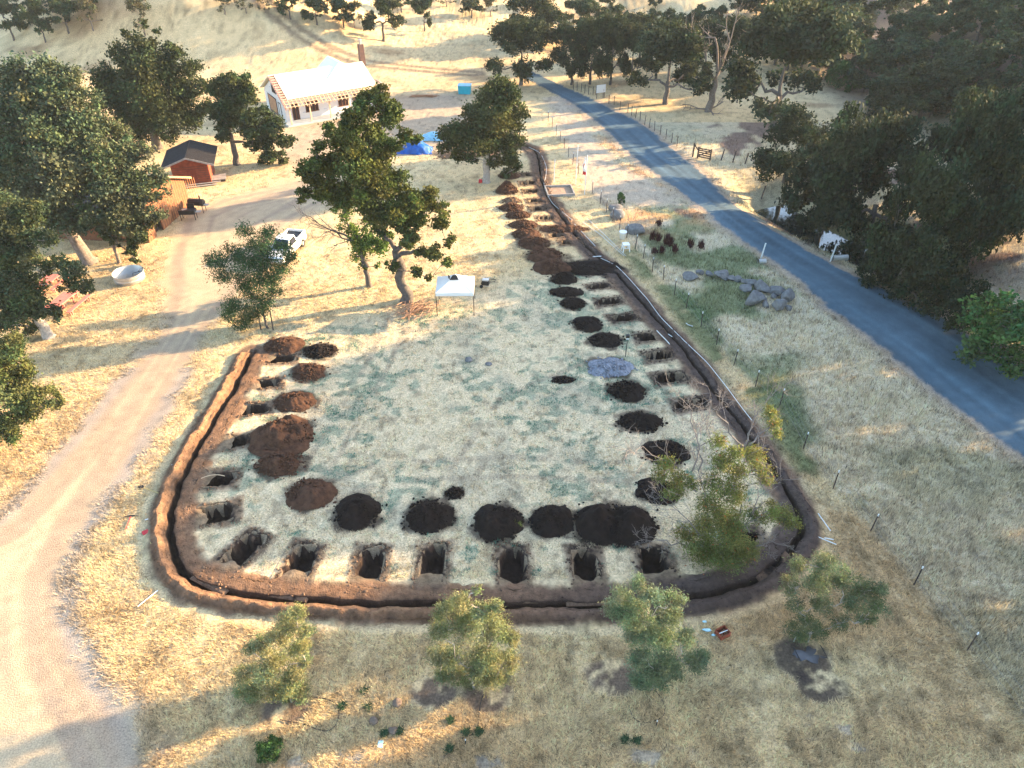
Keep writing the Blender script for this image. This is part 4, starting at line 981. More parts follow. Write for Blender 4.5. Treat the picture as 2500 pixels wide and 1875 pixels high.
for k in range(4): mb.box((L_+.35+k*.6, 3.55, 2.80-k*.083), (.10, 4.1, .1))
mb.build('rafter', M['roofwhite'], sr)
for y in (1.7, 5.4): MB().box((L_+2.3, y, 1.15), (.15, .15, 2.3)).build('porch_post', M['lumber'], house)
p = P(1035, 236)[0]
mb = MB(); g = np.random.default_rng(2)
for k in range(14): mb.box((g.uniform(-.6, .6), g.uniform(-.3, .3), .06+.06*(k % 4)), (g.uniform(2, 4), .12, .05), (Vector((0, 0, 1)), g.uniform(-.2, .2)))
tag(mb.build('lumber_pile', M['osb'], None, p), 'loose stack of long boards lying on bare ground right of the house', 'lumber')

# ------------------------------------------------------------------ wooden barn, cabin and their furniture
bx = -34.3
barn = thing('barn', 'orange plank barn with a thin sloping roof, half hidden by the huge left oak', 'barn', (bx, 67.6, 0), R(-6))
yl, yr, pk, ev = -3.4, 5.4, 5.2, 3.0
mb = MB().poly([(0, yl, 0), (0, -1.9, 0), (0, -1.9, 2.2), (0, -.5, 2.2), (0, -.5, 0), (0, yr, 0), (0, yr, ev), (0, 0, pk), (0, yl, ev+.75)], .15)
mb.poly([(0-.15, yr, 0), (-9, yr, 0), (-9, yr, ev), (-.15, yr, ev)], .15); mb.poly([(-9, yl, 0), (-.15, yl, 0), (-.15, yl, ev), (-9, yl, ev)], .15)
mb.poly([(-9.1, yr, 0), (-9.1, yl, 0), (-9.1, yl, ev), (-9.1, 0, pk), (-9.1, yr, ev)], .15)
wl = mb.build('wall', M['barnwood'], barn)
mb = MB()
for k in range(26):
    y = yl+.2+k*.42
    if -2.0 < y < -.4: continue
    mb.box((.012, y, (ev+(pk-ev)*(1-abs(y)/5.7))/2-.03), (.02, .05, ev+(pk-ev)*(1-abs(y)/5.6)-.1))
mb.build('batten', mat('orange_batten', (.40, .19, .08), .85, var=.2), wl)
mb = MB()
mb.poly([(.55, 0, pk+.16), (.55, yr+.6, ev-.1), (-9.4, yr+.6, ev-.1), (-9.4, 0, pk+.16)], .12); mb.poly([(.55, yl-.6, ev+.4), (.55, 0.01, pk+.16), (-9.4, .01, pk+.16), (-9.4, yl-.6, ev+.4)], .12)
rf = mb.build('roof', M['metalroof'], barn)
mb = MB().poly([(.57, 0, pk+.17), (.57, 0, pk-.02), (.57, yr+.62, ev-.3), (.57, yr+.62, ev-.09)], .05); mb.build('fascia', M['osb'], rf)
MB().box((-.5, -1.2, 1.1), (.05, 1.5, 2.2)).build('doorway', M['darkopen'], barn)
MB().box((.03, 2.9, 3.05), (.05, .22, .5)).build('vent', M['darkwood'], barn)

p = P(478, 438)[0]
cab = thing('cabin', 'small red-brown log cabin with a dark ribbed metal roof', 'cabin', p, R(14))
mb = MB().poly([(-1.9, -1.9, 0), (1.9, -1.9, 0), (1.9, -1.9, 2.7), (0, -1.9, 3.4), (-1.9, -1.9, 2.7)], .15)
mb.box((-1.85, .25, 1.35), (.14, 4.1, 2.7)); mb.box((1.85, .25, 1.35), (.14, 4.1, 2.7))
mb.poly([(1.9, 2.3, 0), (-1.9, 2.3, 0), (-1.9, 2.3, 2.7), (0, 2.3, 3.4), (1.9, 2.3, 2.7)], .15)
wl = mb.build('wall', M['shedwood'], cab)
mb = MB()
for k in range(9): mb.box((0, -1.915, .2+k*.24), (3.7, .02, .035))
mb.build('siding_board', M['darkwood'], wl)
mb = MB().box((.1, -1.93, .95), (.95, .05, 1.9)).build('door', mat('red_door', (.16, .035, .02), .8, var=.3), cab)
for sx in (-1, 1):
    mb = MB().poly([(0, -2.9, 3.5), (0, 2.9, 3.5), (sx*2.75, 2.9, 2.52), (sx*2.75, -2.9, 2.52)][::-sx], .1)
    r_ = mb.build('roof', M['metalroof'], cab)
    mb = MB()
    for k in range(24): mb.tube([(0.02*sx, -2.85+k*.248, 3.52), (sx*2.75, -2.85+k*.248, 2.54)], .035, 5)
    mb.build('roof_rib', M['metalroof'], r_)
    MB().poly([(0, -2.92, 3.52), (sx*2.77, -2.92, 2.54), (sx*2.77, -2.92, 2.35), (0, -2.92, 3.32)][::-sx], .05).build('fascia', M['greywood'], r_)
p2_ = P(505, 437)[0]
deck = thing('deck', 'low grey plank deck with two steps in front of the red-brown cabin', 'deck', (p2_[0]-.3, p2_[1]-.9, 0), R(18))
mb = MB()
for k in range(9): mb.box((0, .75-k*.19, .36), (5.4, .165, .05))
mb.build('deck_boards', M['greywood'], deck)
mb = MB(); mb.box((-.2, -1.05, .24), (4.6, .3, .05)); mb.box((-.4, -1.4, .12), (4.2, .3, .05)); mb.build('step', M['greywood'], deck)
mb = MB(); mb.box((0, .1, .17), (5.2, 1.5, .3)); mb.build('frame', M['darkwood'], deck)
p = P(462, 432)[0]
fz = thing('chest', 'pale grey chest with a sloped lid on the deck by the cabin wall', 'chest', (p[0]-.2, p[1]-.6, .39), R(14))
MB().box((0, 0, .35), (1.7, .75, .7)).build('body', M['housewrap'], fz, bevel=.03); MB().box((0, 0, .735), (1.76, .81, .06)).build('lid', M['galv'], fz, bevel=.02)

def bbq(name, label, pos, rz, Lb=1.7, hood=True):
    t = thing(name, label, 'barbecue', pos, rz, 'barbecues in front of the barn')
    if hood:
        mb = MB(); n = 12; r = .36
        prof = [(r*math.cos(a), r*math.sin(a)) for a in np.linspace(0, 2*math.pi, n, endpoint=False)]
        V = [(sx*Lb/2, y, 1.0+z) for sx in (-1, 1) for y, z in prof]
        mb.add(V, [tuple(range(n))[::-1], tuple(range(n, 2*n))]+[(k, (k+1) % n, n+(k+1) % n, n+k) for k in range(n)])
        mb.build('barrel', M['black'], t)
        MB().tube([(Lb*.3, 0, 1.3), (Lb*.3, 0, 1.75)], .06, 8).build('chimney_pipe', M['black'], t)
    else:
        MB().box((0, 0, .85), (Lb, .8, .42)).build('firebox', M['black'], t, bevel=.02)
        MB().box((Lb*.2, .3, 1.3), (Lb*.45, .08, .5)).build('raised_lid', M['black'], t)
        mb = MB().tube([(-Lb/2, -.35, 1.05), (-Lb/2, -.35, 1.45), (-Lb/2, .35, 1.45), (-Lb/2, .35, 1.05)], .025, 6); mb.build('rail', M['black'], t)
        MB().box((-.25, 0, 1.08), (.5, .3, .03), (Vector((0, 0, 1)), .6)).build('tray', M['galv'], t)
    MB().box((Lb/2+.3, -.1, .85), (.5, .45, .04)).build('shelf', M['galv'], t)
    for sx in (-1, 1):
        for sy in (-1, 1): MB().tube([(sx*(Lb/2-.1), sy*.3, 0), (sx*(Lb/2-.1), sy*.3, .75)], .035, 6).build('leg', M['black'], t)
    return t
bbq('barbecue', 'black square charcoal grill with raised lid beside the barn door', P(463, 535)[0], R(4), 1.6, False)
bbq('barrel_smoker', 'black barrel smoker standing behind the square charcoal grill', P(485, 516)[0], R(-8), 1.6)

# ------------------------------------------------------------------ pickup
p = (P(716, 606)[0]+P(686, 634)[0])/2
q = P(684, 640)[0]-P(722, 600)[0]
truck = thing('pickup_truck', 'white pickup truck parked facing the camera behind the young feathery tree', 'pickup truck', (p[0], p[1], 0), math.atan2(-1, -.18))
WT = M['white']
mb = MB()
prof = [(-2.65, .5), (-2.65, 1.02), (-.75, 1.05), (1.15, 1.06), (2.45, .96), (2.66, .85), (2.66, .5), (2.25, .42), (-2.3, .42)]
n = len(prof)
V = [(x, s*.93*(.97 if z > .9 else 1), z) for s in (-1, 1) for x, z in prof]
mb.add(V, [tuple(range(n)), tuple(range(2*n-1, n-1, -1))]+[(k, n+k, n+(k+1) % n, (k+1) % n) for k in range(n)])
body = mb.build('body', WT, truck, bevel=.05)
mb = MB()
lo = [(1.2, .86, 1.04), (1.2, -.86, 1.04), (-.85, -.86, 1.04), (-.85, .86, 1.04)]; hi = [(.42, .70, 1.72), (.42, -.70, 1.72), (-.62, -.70, 1.74), (-.62, .70, 1.74)]
mb.add(lo+hi, [(0, 1, 2, 3)[::-1], (4, 5, 6, 7), (0, 1, 5, 4), (1, 2, 6, 5), (2, 3, 7, 6), (3, 0, 4, 7)])
cabn = mb.build('cab', WT, truck, bevel=.06)
def inset(a, b, c, d, k=.1, off=.008):
    P4 = [vec(*v) for v in (a, b, c, d)]; m = sum(P4)/4
    nn = np.cross(P4[1]-P4[0], P4[2]-P4[0]); nn /= np.linalg.norm(nn)
    if np.dot(nn, m-vec(-.1, 0, 1.3)) < 0: nn = -nn
    return [v+(m-v)*k+nn*off for v in P4]
MB().poly(inset(lo[0], lo[1], hi[1], hi[0], .12)).build('windshield', M['glass'], cabn)
MB().poly(inset(lo[2], lo[3], hi[3], hi[2], .16)).build('rear_window', M['glass'], cabn)
for s in (0, 1):
    a, b_ = (lo[1], lo[2]) if s == 0 else (lo[3], lo[0]); c, d = (hi[2], hi[1]) if s == 0 else (hi[0], hi[3])
    MB().poly(inset(a, b_, c, d, .2)).build('side_window', M['glass'], cabn)
mb = MB()
for sy in (-1, 1): mb.box((-1.75, sy*.84, 1.16), (1.82, .09, .24))
mb.box((-2.62, 0, 1.16), (.07, 1.6, .24)); mb.box((-.90, 0, 1.16), (.06, 1.6, .24))
mb.build('bed_side', WT, truck, bevel=.02)
MB().box((-1.76, 0, 1.058), (1.66, 1.58, .02)).build('bed_floor', M['black'], truck)
MB().box((2.70, 0, .52), (.12, 1.8, .18)).build('bumper', M['galv'], truck, bevel=.02)
MB().box((2.67, 0, .76), (.04, 1.0, .16)).build('grille', M['black'], truck)
for s in (-1, 1):
    MB().box((2.67, s*.70, .76), (.05, .3, .16)).build('headlight', M['galv'], truck)
    MB().box((.95, s*1.02, 1.12), (.10, .2, .16)).build('mirror', WT, truck)
    for x in (1.75, -1.65):
        w = MB(); ny_ = 18; pr = [(.20, -.11), (.37, -.11), (.39, -.06), (.39, .06), (.37, .11), (.20, .11)]
        V = [(x+r*math.cos(2*math.pi*k/ny_), s*.86+y, .39+r*math.sin(2*math.pi*k/ny_)) for r, y in pr for k in range(ny_)]
        w.add(V, [(i*ny_+k, i*ny_+(k+1) % ny_, (i+1)*ny_+(k+1) % ny_, (i+1)*ny_+k) for i in range(5) for k in range(ny_)])
        wo = w.build('wheel', M['rubber'], truck)
        MB().tube([(x, s*.86-.09, .39), (x, s*.86+.09, .39)], .21, 14).build('rim', M['galv'], wo)

# ------------------------------------------------------------------ round steel tank, tables and benches
p, z_ = P(318, 682)
tank = thing('stock_tank', 'round galvanised steel stock tank with a hose looped over its rim', 'stock tank', p)
MB().lathe([(0, .03), (1.22, .03), (1.24, .0), (1.27, .05), (1.27, .25), (1.29, .28), (1.27, .31), (1.27, .55), (1.29, .58), (1.27, .61), (1.28, .72), (1.31, .75), (1.28, .77), (1.25, .74), (1.24, .06), (0, .06)], 48).build('tub', M['galv'], tank, smooth=True)
MB().tube(wiggle((.2, -.2, .1), (1.1, .55, .78), 8, .09, np.random.default_rng(3), .2), .025).tube(wiggle((1.1, .55, .78), (1.5, 1.3, .05), 8, .1, np.random.default_rng(4), .1), .025).build('hose', M['hose'], tank)
def slab_table(label, a, b, w, h, name='picnic_table', cat='table', grp='red picnic tables under the oak', m='redpaint'):
    a = vec(*a[:2]); b = vec(*b[:2]); L = np.linalg.norm(b-a); c = (a+b)/2
    t = thing(name, label, cat, (c[0], c[1], 0), math.atan2(b[1]-a[1], b[0]-a[0]), grp)
    mb = MB(); k = max(2, int(w/.22))
    for i in range(k): mb.box((0, -w/2+w/k*(i+.5), h-.03), (L, w/k-.012, .05))
    mb.build('seat' if cat == 'bench' else 'table_top', M[m], t)
    for s in (-1, 1):
        mb = MB(); mb.box((s*(L/2-.3), -w*.32, h/2-.03), (.09, .09, h-.06), (Vector((1, 0, 0)), .12)); mb.box((s*(L/2-.3), w*.32, h/2-.03), (.09, .09, h-.06), (Vector((1, 0, 0)), -.12)); mb.box((s*(L/2-.3), 0, h*.55), (.07, w*.8, .09))
        mb.build('leg', M['redpaint'], t)
    return t
t0 = P(100, 712)[0]; t1 = P(130, 690)[0]
u = P(216, 735)[0]-P(177, 768)[0]; u = u/np.linalg.norm(u)
c1 = P(118, 706)[0]; c2 = P(155, 752)[0]
slab_table('red picnic table farther back, beside the grey trunk of the spreading oak', c1-u*1.25, c1+u*1.25, 1.15, .78)
slab_table('red picnic table nearer the drive, next to the long red bench', c2-u*1.25, c2+u*1.25, 1.1, .78)
cb = P(197, 752)[0]
slab_table('long red bench nearest the gravel drive', cb-u*1.45, cb+u*1.45, .38, .47, 'bench', 'bench', 'red benches by the picnic tables')
cb = P(172, 742)[0]; slab_table('red bench between the nearer picnic table and the long red bench', cb-u*1.2+vec(-.1, .2, 0), cb+u*1.2+vec(-.1, .2, 0), .32, .45, 'bench', 'bench', 'red benches by the picnic tables')
cb = P(150, 702)[0]; slab_table('red bench on the right side of the farther picnic table', cb-u*1.2, cb+u*1.2, .34, .45, 'bench', 'bench', 'red benches by the picnic tables')

# ------------------------------------------------------------------ white canopy and the small generator
a = P(1066, 771)[0]; b_ = P(1158, 769)[0]; c = P(1162, 732)[0]
cx_ = (a[0]+b_[0])/2; cy_ = a[1]+1.35; w2 = 1.5; d2 = 1.35
can = thing('canopy', 'white pop-up canopy with a dark torn opening at its peak', 'canopy', (cx_, cy_, 0), R(1))
e = [(-w2-.02, -d2-.02, 2.15), (w2+.02, -d2-.02, 2.15), (w2+.02, d2+.02, 2.15), (-w2-.02, d2+.02, 2.15)]; pk_ = (0.05, .1, 3.05)
mb = MB()
def panel(p0, p1, p2, n=8, sag=.10):
    V, Fc = [], []
    for i in range(n+1):
        for j in range(n+1-i):
            s, t = i/n, j/n; v = vec(*p0)*(1-s-t)+vec(*p1)*t+vec(*p2)*s
            v[2] -= sag*4*max(0, s*(1-s-t)*1.0+s*t)*.6+.03*math.sin(9*t+5*s)*(1-s)*t; V.append(v)
    idx = {}; c_ = 0
    for i in range(n+1):
        for j in range(n+1-i): idx[i, j] = c_; c_ += 1
    for i in range(n):
        for j in range(n-i):
            Fc.append((idx[i, j], idx[i, j+1], idx[i+1, j]))
            if j < n-i-1: Fc.append((idx[i, j+1], idx[i+1, j+1], idx[i+1, j]))
    mb.add(V, Fc)
for k in range(4): panel(e[k], e[(k+1) % 4], pk_)
mb.build('roof', M['canvas'], can, smooth=True)
mb = MB()
for k in range(4):
    v0, v1 = vec(*e[k]), vec(*e[(k+1) % 4]); mb.poly([v0, v1, v1-vec(0, 0, .28), v0-vec(0, 0, .28)], .012)
mb.build('valance', M['canvas'], can)
mb = MB().poly([(-.42, -.42, 2.80), (.30, -.42, 2.80), (.16, -.02, 3.03), (-.16, -.02, 3.02)], .02); mb.poly([(-.52, -.15, 2.80), (-.40, -.35, 2.82), (-.38, -.30, 3.1), (-.55, -.1, 3.08)], .02)
mb.build('torn_opening', M['black'], can)
for sx in (-1, 1):
    for sy in (-1, 1): MB().tube([(sx*w2, sy*d2, 0), (sx*w2, sy*d2, 2.12)], .035, 6).build('leg', M['black'], can)
mb = MB()
for v in [((-w2, -d2, 2.0), (w2, -d2, 2.0)), ((-w2, d2, 2.0), (w2, d2, 2.0)), ((-w2, -d2, 2.0), (-w2, d2, 2.0)), ((w2, -d2, 2.0), (w2, d2, 2.0))]: mb.tube(v, .02, 5)
mb.build('truss', M['galv'], can)
p = P(1186, 700)[0]
gen = thing('generator', 'small dark wheeled generator beside the white canopy', 'generator', p, R(-10))
MB().box((0, 0, .45), (.62, .48, .42)).build('engine', M['black'], gen, bevel=.03); MB().box((0, 0, .70), (.55, .42, .1)).build('fuel_tank', M['housewrap'], gen, bevel=.03)
mb = MB()
for sy in (-1, 1): mb.tube([(-.4, sy*.27, .22), (-.4, sy*.27, .8), (.4, sy*.27, .8), (.4, sy*.27, .22), (-.4, sy*.27, .22)], .02, 6)
mb.build('frame', M['galv'], gen)
for s in (-1, 1): MB().tube([(-.33, s*.3-.05, .15), (-.33, s*.3+.05, .15)], .15, 14).build('wheel', M['rubber'], gen)
MB().tube([(.4, -.2, .6), (.85, -.2, .7), (.85, .2, .7), (.4, .2, .6)], .018, 6).build('handle', M['black'], gen)

# ------------------------------------------------------------------ tarps, bin, sticks
def tarp(name, label, pos, a, b, h, m, seed, rz=0):
    U, V_ = np.meshgrid(np.linspace(-1, 1, 46), np.linspace(-1, 1, 40), indexing='ij')
    g = np.random.default_rng(seed)
    e_ = np.maximum(np.abs(U), np.abs(V_))
    z = h*(1-np.clip((np.abs(U)**3+np.abs(V_)**3)**(1/3), 0, 1)**1.7)+.02
    z = z*(1-.28*np.clip(U, 0, 1))+np.where(e_ < .95, (fbm(U*3+seed, V_*3, 1.0, 170, 4)-.5)*.5*h*.6+np.abs(np.sin(U*7+V_*3))*.06, .02)
    X = U*a+(fbm(U*2, V_*2+seed, .8, 175, 3)-.5)*.5; Y = V_*b+(fbm(U*2+9, V_*2, .8, 177, 3)-.5)*.5
    i = np.arange(45)[:, None]*40+np.arange(39)[None, :]
    f = np.stack([i, i+40, i+41, i+1], -1).reshape(-1, 4)
    ob = mobj(name, np_mesh(name, np.stack([X, Y, np.maximum(z, .01)], -1).reshape(-1, 3), f, smooth=True), M[m], loc=pos); ob.rotation_euler.z = rz
    return tag(ob, label, 'tarp', 'tarps behind the sunlit oak')
p = P(1012, 368)[0]; tarp('tarp', 'bright blue tarp draped over a heap behind the sunlit oak', p, 2.2, 1.4, 1.5, 'bluetarp', 3)
p = P(1052, 345)[0]; tarp('tarp', 'pale blue tarp lying flat behind the bright blue one', p+vec(.4, 1.2, 0), 1.9, 1.2, .7, 'lighttarp', 8)
p = P(1135, 228)[0]
bn = thing('storage_bin', 'turquoise covered bin standing in the dry field right of the house', 'bin', p, R(-6))
MB().box((0, 0, .6), (1.75, 1.2, 1.2), taper=1.06).build('body', M['bluebin'], bn, bevel=.05); MB().box((0, 0, 1.23), (1.95, 1.4, .1)).build('lid', M['lighttarp'], bn, bevel=.03)
p = P(1012, 762)[0]; g = np.random.default_rng(5); mb = MB()
for k in range(70):
    th = g.normal(.75, .5); c = vec(g.normal(0, .7), g.normal(0, .5), g.uniform(.05, .45)); d = vec(math.cos(th), math.sin(th), g.normal(0, .18))*g.uniform(.5, 1.5)
    mb.tube(wiggle(c-d, c+d, 5, .04, g), g.uniform(.012, .035), 5)
V = [v for v in mb.V]; mb.V = [np.c_[v[:, :2], np.maximum(v[:, 2], .01)] for v in V]
tag(mb.build('brush_pile', mat('cut_branches', (.36, .21, .13), .9, var=.3), None, p), 'heap of cut dry branches at the foot of the tall twisting oak', 'brush pile')
p = P(1173, 446)[0]; t = thing('fuel_can', 'small red fuel can beside the trunk of the sunlit oak', 'fuel can', p)
MB().box((0, 0, .2), (.42, .3, .4), taper=.85).build('body', M['red'], t, bevel=.04); MB().tube([(.1, 0, .4), (.25, 0, .55)], .03).build('spout', M['black'], t)
p = P(700, 530)[0]

# ------------------------------------------------------------------ fences, gate, posts and poles
def wire_fence(label, pts, h=1.45, r=.035, tips=True, m='tpost', lean=.0):
    b0 = pts[len(pts)//2]
    t = thing('wire_fence', label, 'fence', b0)
    me = None
    tops = []
    g = np.random.default_rng(len(pts))
    for p in pts:
        lx, ly = g.normal(0, .04, 2)
        q = p-b0
        ob = MB().tube([(0, 0, -.2), (lx, ly, h)], r, 6).build('post', M[m], t); ob.location = q; tops.append(q+vec(lx, ly, h))
        if tips: MB().tube([(lx*.9, ly*.9, h*.9), (lx, ly, h+.01)], r*1.15, 6).build('post_tip', M['pvc'], ob)
    mb = MB()
    for zf_ in (.3, .62, .95):
        mb.tube([(p-b0)*(1-zf_)+tp_*zf_+vec(0, -.03, 0) for p, tp_ in zip(pts, tops)], .007, 4)
    mb.build('wire', M['wire'], t)
wire_fence('wire fence of rusty steel posts with pale tips between trench and roadside grass', [vec(p[0], p[1], 0) for p in FENCE])
fb = [(632, 690), (660, 700), (690, 710), (718, 720), (748, 730), (782, 735), (802, 735), (858, 755), (905, 800), (945, 810), (990, 850), (1050, 868), (1080, 890), (1110, 910), (1145, 930), (1180, 960), (1215, 990), (1258, 1010), (1300, 1040), (1345, 1070), (1388, 1100), (1430, 1130)]
wire_fence('thin wire fence along the far side of the road in front of the pale field', [P(1200+x*.3165, y*.3165)[0] for x, y in fb], 1.25, .045, False)
GP = 'leaning old wooden posts right of the road'
for px, py, h, lab in [(1760, 391, 1.3, 'leaning wooden post next to the ranch gate'), (1788, 397, 1.4, 'leaning wooden post, second right of the ranch gate'), (1818, 401, 1.3, 'leaning wooden post, third right of the ranch gate'), (1846, 405, 1.2, 'wooden post partly under the rounded dark oak'), (1858, 485, 1.5, 'lone wooden post at the road edge below the rounded dark oak')]:
    p = P(px, py)[0]; tag(MB().tube([(0, 0, -.2), (.22, .05, h)], .075, 7).build('fence_post', M['darkwood'], None, p), lab, 'post', GP)
a, c = P(1691, 383)[0], P(1733, 392)[0]
gt = thing('ranch_gate', 'dark wooden ranch gate standing open beside the road', 'gate', a, math.atan2(c[1]-a[1], c[0]-a[0])); Lg = np.linalg.norm(c-a)
for x, h in ((0, 1.65), (Lg, 1.35), (Lg*.28, 1.3)): MB().box((x, 0, h/2-.1), (.16, .16, h+.2)).build('post', M['darkwood'], gt)
mb = MB()
for z in (.25, .5, .75, 1.0, 1.22): mb.box((Lg*.64, -.1, z), (Lg*.72, .05, .13))
mb.poly([(Lg*.3, -.14, .2), (Lg*.3, -.14, .34), (Lg*.97, -.14, 1.27), (Lg*.97, -.14, 1.13)], .03); mb.build('rails', M['darkwood'], gt)
mb = MB().poly([(0, .02, 1.55), (0, .02, 1.4), (Lg*.28, .02, .75), (Lg*.28, .02, .9)], .05); mb.build('brace', M['darkwood'], gt)

def flagpole(label, px, py, h, flag):
    p = P(px, py, 0)[0]; t = thing('flagpole', label, 'flagpole', p, 0, 'white poles by the fence')
    MB().tube([(0, 0, 0), (.05, 0, h)], .045, 8).build('pole', M['pvc'], t)
    if flag:
        U, V_ = np.meshgrid(np.linspace(0, 1, 10), np.linspace(0, 1, 14), indexing='ij')
        X = -.05-U*.34*(.6+.4*V_)+.05*np.sin(V_*9); Y = .10*np.sin(U*6+V_*4); Z = h-.25-V_*1.9
        V3 = np.stack([X, Y, Z], -1).reshape(-1, 3); i = np.arange(9)[:, None]*14+np.arange(13)[None, :]; f = np.stack([i, i+14, i+15, i+1], -1).reshape(-1, 4)
        col = np.where((V_ > .78)[..., None], np.array((.5, .02, .03)), np.where(((V_-.45)**2+(U-.6)**2*.4 < .02)[..., None], np.array((.42, .05, .06)), np.array((.78, .76, .72))))
        fo = mobj('flag', np_mesh('flag', V3, f, col.reshape(-1, 3)), mat('flag_cloth', (1, 1, 1), .8, attr=True, var=.05), t)
flagpole('bare white pole between the trench and the fence', 1405, 451, 4.4, False)
flagpole('white pole with a limp white and red flag', 1427, 476, 4.4, True)
flagpole('short thin white pole rising from the wooden ground frame', 1352, 445, 2.6, False)
p = P(1366, 468, 0)[0]; fr_t = thing('ground_frame', 'low rectangular timber frame set on the ground by the white poles', 'timber frame', p, R(6))
mb = MB()
for s in (-1, 1): mb.box((0, s*1.25, .12), (3.0, .14, .26)); mb.box((s*1.43, 0, .12), (.14, 2.36, .262))
mb.build('timber', M['greywood'], fr_t); MB().box((0, 0, .03), (2.7, 2.34, .05)).build('sand_bed', M['dirtflat'], fr_t)
p = P(1466, 240)[0]; t = thing('road_sign', 'white rectangular sign on two posts beside the far road', 'sign', p, R(24))
MB().box((0, 0, 1.35), (1.5, .05, 1.1)).build('panel', M['pvc'], t); mb = MB()
for s in (-1, 1): MB().box((s*.62, .05, .75), (.08, .08, 1.7)).build('post', M['darkwood'], t)
p = P(1527, 871, 0)[0]; t = thing('lamp_post', 'thin dark post with a black box on top standing on the lawn', 'post', p)
MB().tube([(0, 0, -.1), (0, 0, 1.75)], .03, 6).build('pole', M['black'], t); MB().box((0, 0, 1.86), (.26, .22, .24)).build('box', M['black'], t, bevel=.02); MB().box((0, -.05, 1.68), (.18, .16, .1)).build('bracket', M['pvc'], t)

# culvert pipes with marker stakes
for (mx, my, hh), (x0, y0, x1, y1), l1, l2 in [((1859, 632, 1.6), (1851, 642, 1868, 641), 'white marker stake on the near side of the road', 'short steel culvert pipe end in the roadside grass'), ((2030, 634, 1.6), (2032, 633, 2068, 631), 'white marker stake on the creek side of the road', 'long steel culvert pipe end jutting out over the creek')]:
    p = P(mx, my, 0)[0]; tag(MB().box((0, 0, hh/2-.1), (.11, .05, hh+.2), (Vector((0, 1, 0)), .07)).build('marker_stake', M['pvc'], None, p), l1, 'marker stake', 'white road marker stakes')
    a, c = P(x0, y0, 0)[0], P(x1, y1, 0)[0]; c = c-a; mb = MB(); n = 12
    for rr in (.26, .22): mb.tube([(0, 0, .12), (c[0], c[1], .12)], rr, 14, False)
    tag(mb.build('culvert_pipe', M['galv'], None, a), l2, 'culvert pipe', 'culvert pipe ends')

# ------------------------------------------------------------------ boulders
import bmesh
def boulder(r, seed, cut=.72, sub=3, stretch=(1, 1, .8), n=11):
    bm = bmesh.new(); bmesh.ops.create_icosphere(bm, subdivisions=sub, radius=1)
    v = np.array([w.co for w in bm.verts]); f = np.array([[q.index for q in p.verts] for p in bm.faces]); bm.free()
    g = np.random.default_rng(seed)
    for k in range(n):
        d = g.normal(size=3); d /= np.linalg.norm(d); c = g.uniform(cut-.08, cut+.18); e_ = v@d-c
        v = v-np.maximum(e_, 0)[:, None]*d
    v = v*(1+.10*(fbm(v[:, 0]*2+seed, v[:, 1]*2+v[:, 2]*1.7, .7, 180, 4)-.5)[:, None])
    return v*np.array(stretch)*r, f
RG = 'grey granite boulders piled beside the road'
bl = [(290, 370, 108, .5, 'pale round-topped boulder at the far left end of the boulder row'), (430, 300, 62, .7, 'small dark boulder behind the pale round-topped one'), (560, 325, 70, .6, 'dark boulder just left of the long flat-topped one'), (740, 345, 125, .5, 'long flat-topped light boulder in the boulder row'), (885, 390, 60, .7, 'small boulder at the right end of the long flat-topped one'), (985, 400, 62, .7, 'dark boulder in the middle of the boulder row'), (1075, 425, 55, .6, 'small pale boulder between dark ones in the row'), (1200, 460, 85, .6, 'low dark slab linking the row to the main boulder heap'),
      (1110, 555, 90, .6, 'pale cracked boulder at the left edge of the main heap'), (1325, 555, 115, .85, 'tall pointed boulder at the back of the main heap'), (1230, 745, 122, .9, 'big square-faced boulder at the front left of the heap'), (1385, 705, 45, .8, 'fist-like small stone wedged between the two front boulders'), (1405, 790, 52, .9, 'small square stone between the two big front boulders'), (1520, 660, 52, .8, 'small round stone on top of the heap middle'), (1570, 600, 130, .55, 'wide dark boulder at the back right of the heap'), (1715, 690, 115, .8, 'rounded boulder at the right side of the heap'), (1575, 830, 128, .8, 'big flat-faced boulder at the front right of the heap'), (1745, 840, 60, .8, 'small boulder at the right foot of the heap')]
for i, (cx, cy, r, st, lab) in enumerate(bl):
    p, z = P(1640+cx/6.144, 620+cy/6.144, 0); rr = r/6.144*z/F*1.28
    v, f = boulder(rr, 500+i, .50 if 'square' in lab or 'flat' in lab else .60, 3, (1.1, .95, st), 11 if 'square' in lab else 15)
    ob = mobj('boulder', np_mesh('boulder', v, f), M['rock'], loc=(p[0], p[1], rr*st*.55)); ob.rotation_euler.z = i*1.3
    tag(ob, lab, 'boulder', RG)
for i, (px, py, r, st, m, lab) in enumerate([(1503, 516, 19, .7, 'rock', 'upper grey boulder of the pair at the fence by the small dark bush'), (1507, 531, 19, .8, 'rock', 'lower squarish grey boulder of the pair at the fence'), (1551, 566, 26, .5, 'rock', 'pale flat boulder behind the white bucket'),
      (970, 1718, 13, .7, 'rock_brown', 'brown stone in the dry grass, upper of the three between the front olive trees'), (912, 1762, 12, .75, 'rock_brown', 'brown stone with a bare sandy patch, leftmost of three in the dry grass'), (960, 1785, 12, .7, 'rock_brown', 'brown stone beside two green weeds, lowest of three in the dry grass'), (1144, 880, 11, .5, 'rock', 'grey stone lying in the middle of the far lawn'), (1193, 890, 9, .4, 'rock', 'flat dark grey stone right of the stone in the far lawn')]):
    p, z = P(px, py, 0); rr = r*z/F; v, f = boulder(rr, 560+i, .8, 3, (1, .9, st))
    tag(mobj('boulder', np_mesh('boulder', v, f), M[m], loc=(p[0], p[1], rr*st*.45)), lab, 'stone', None)

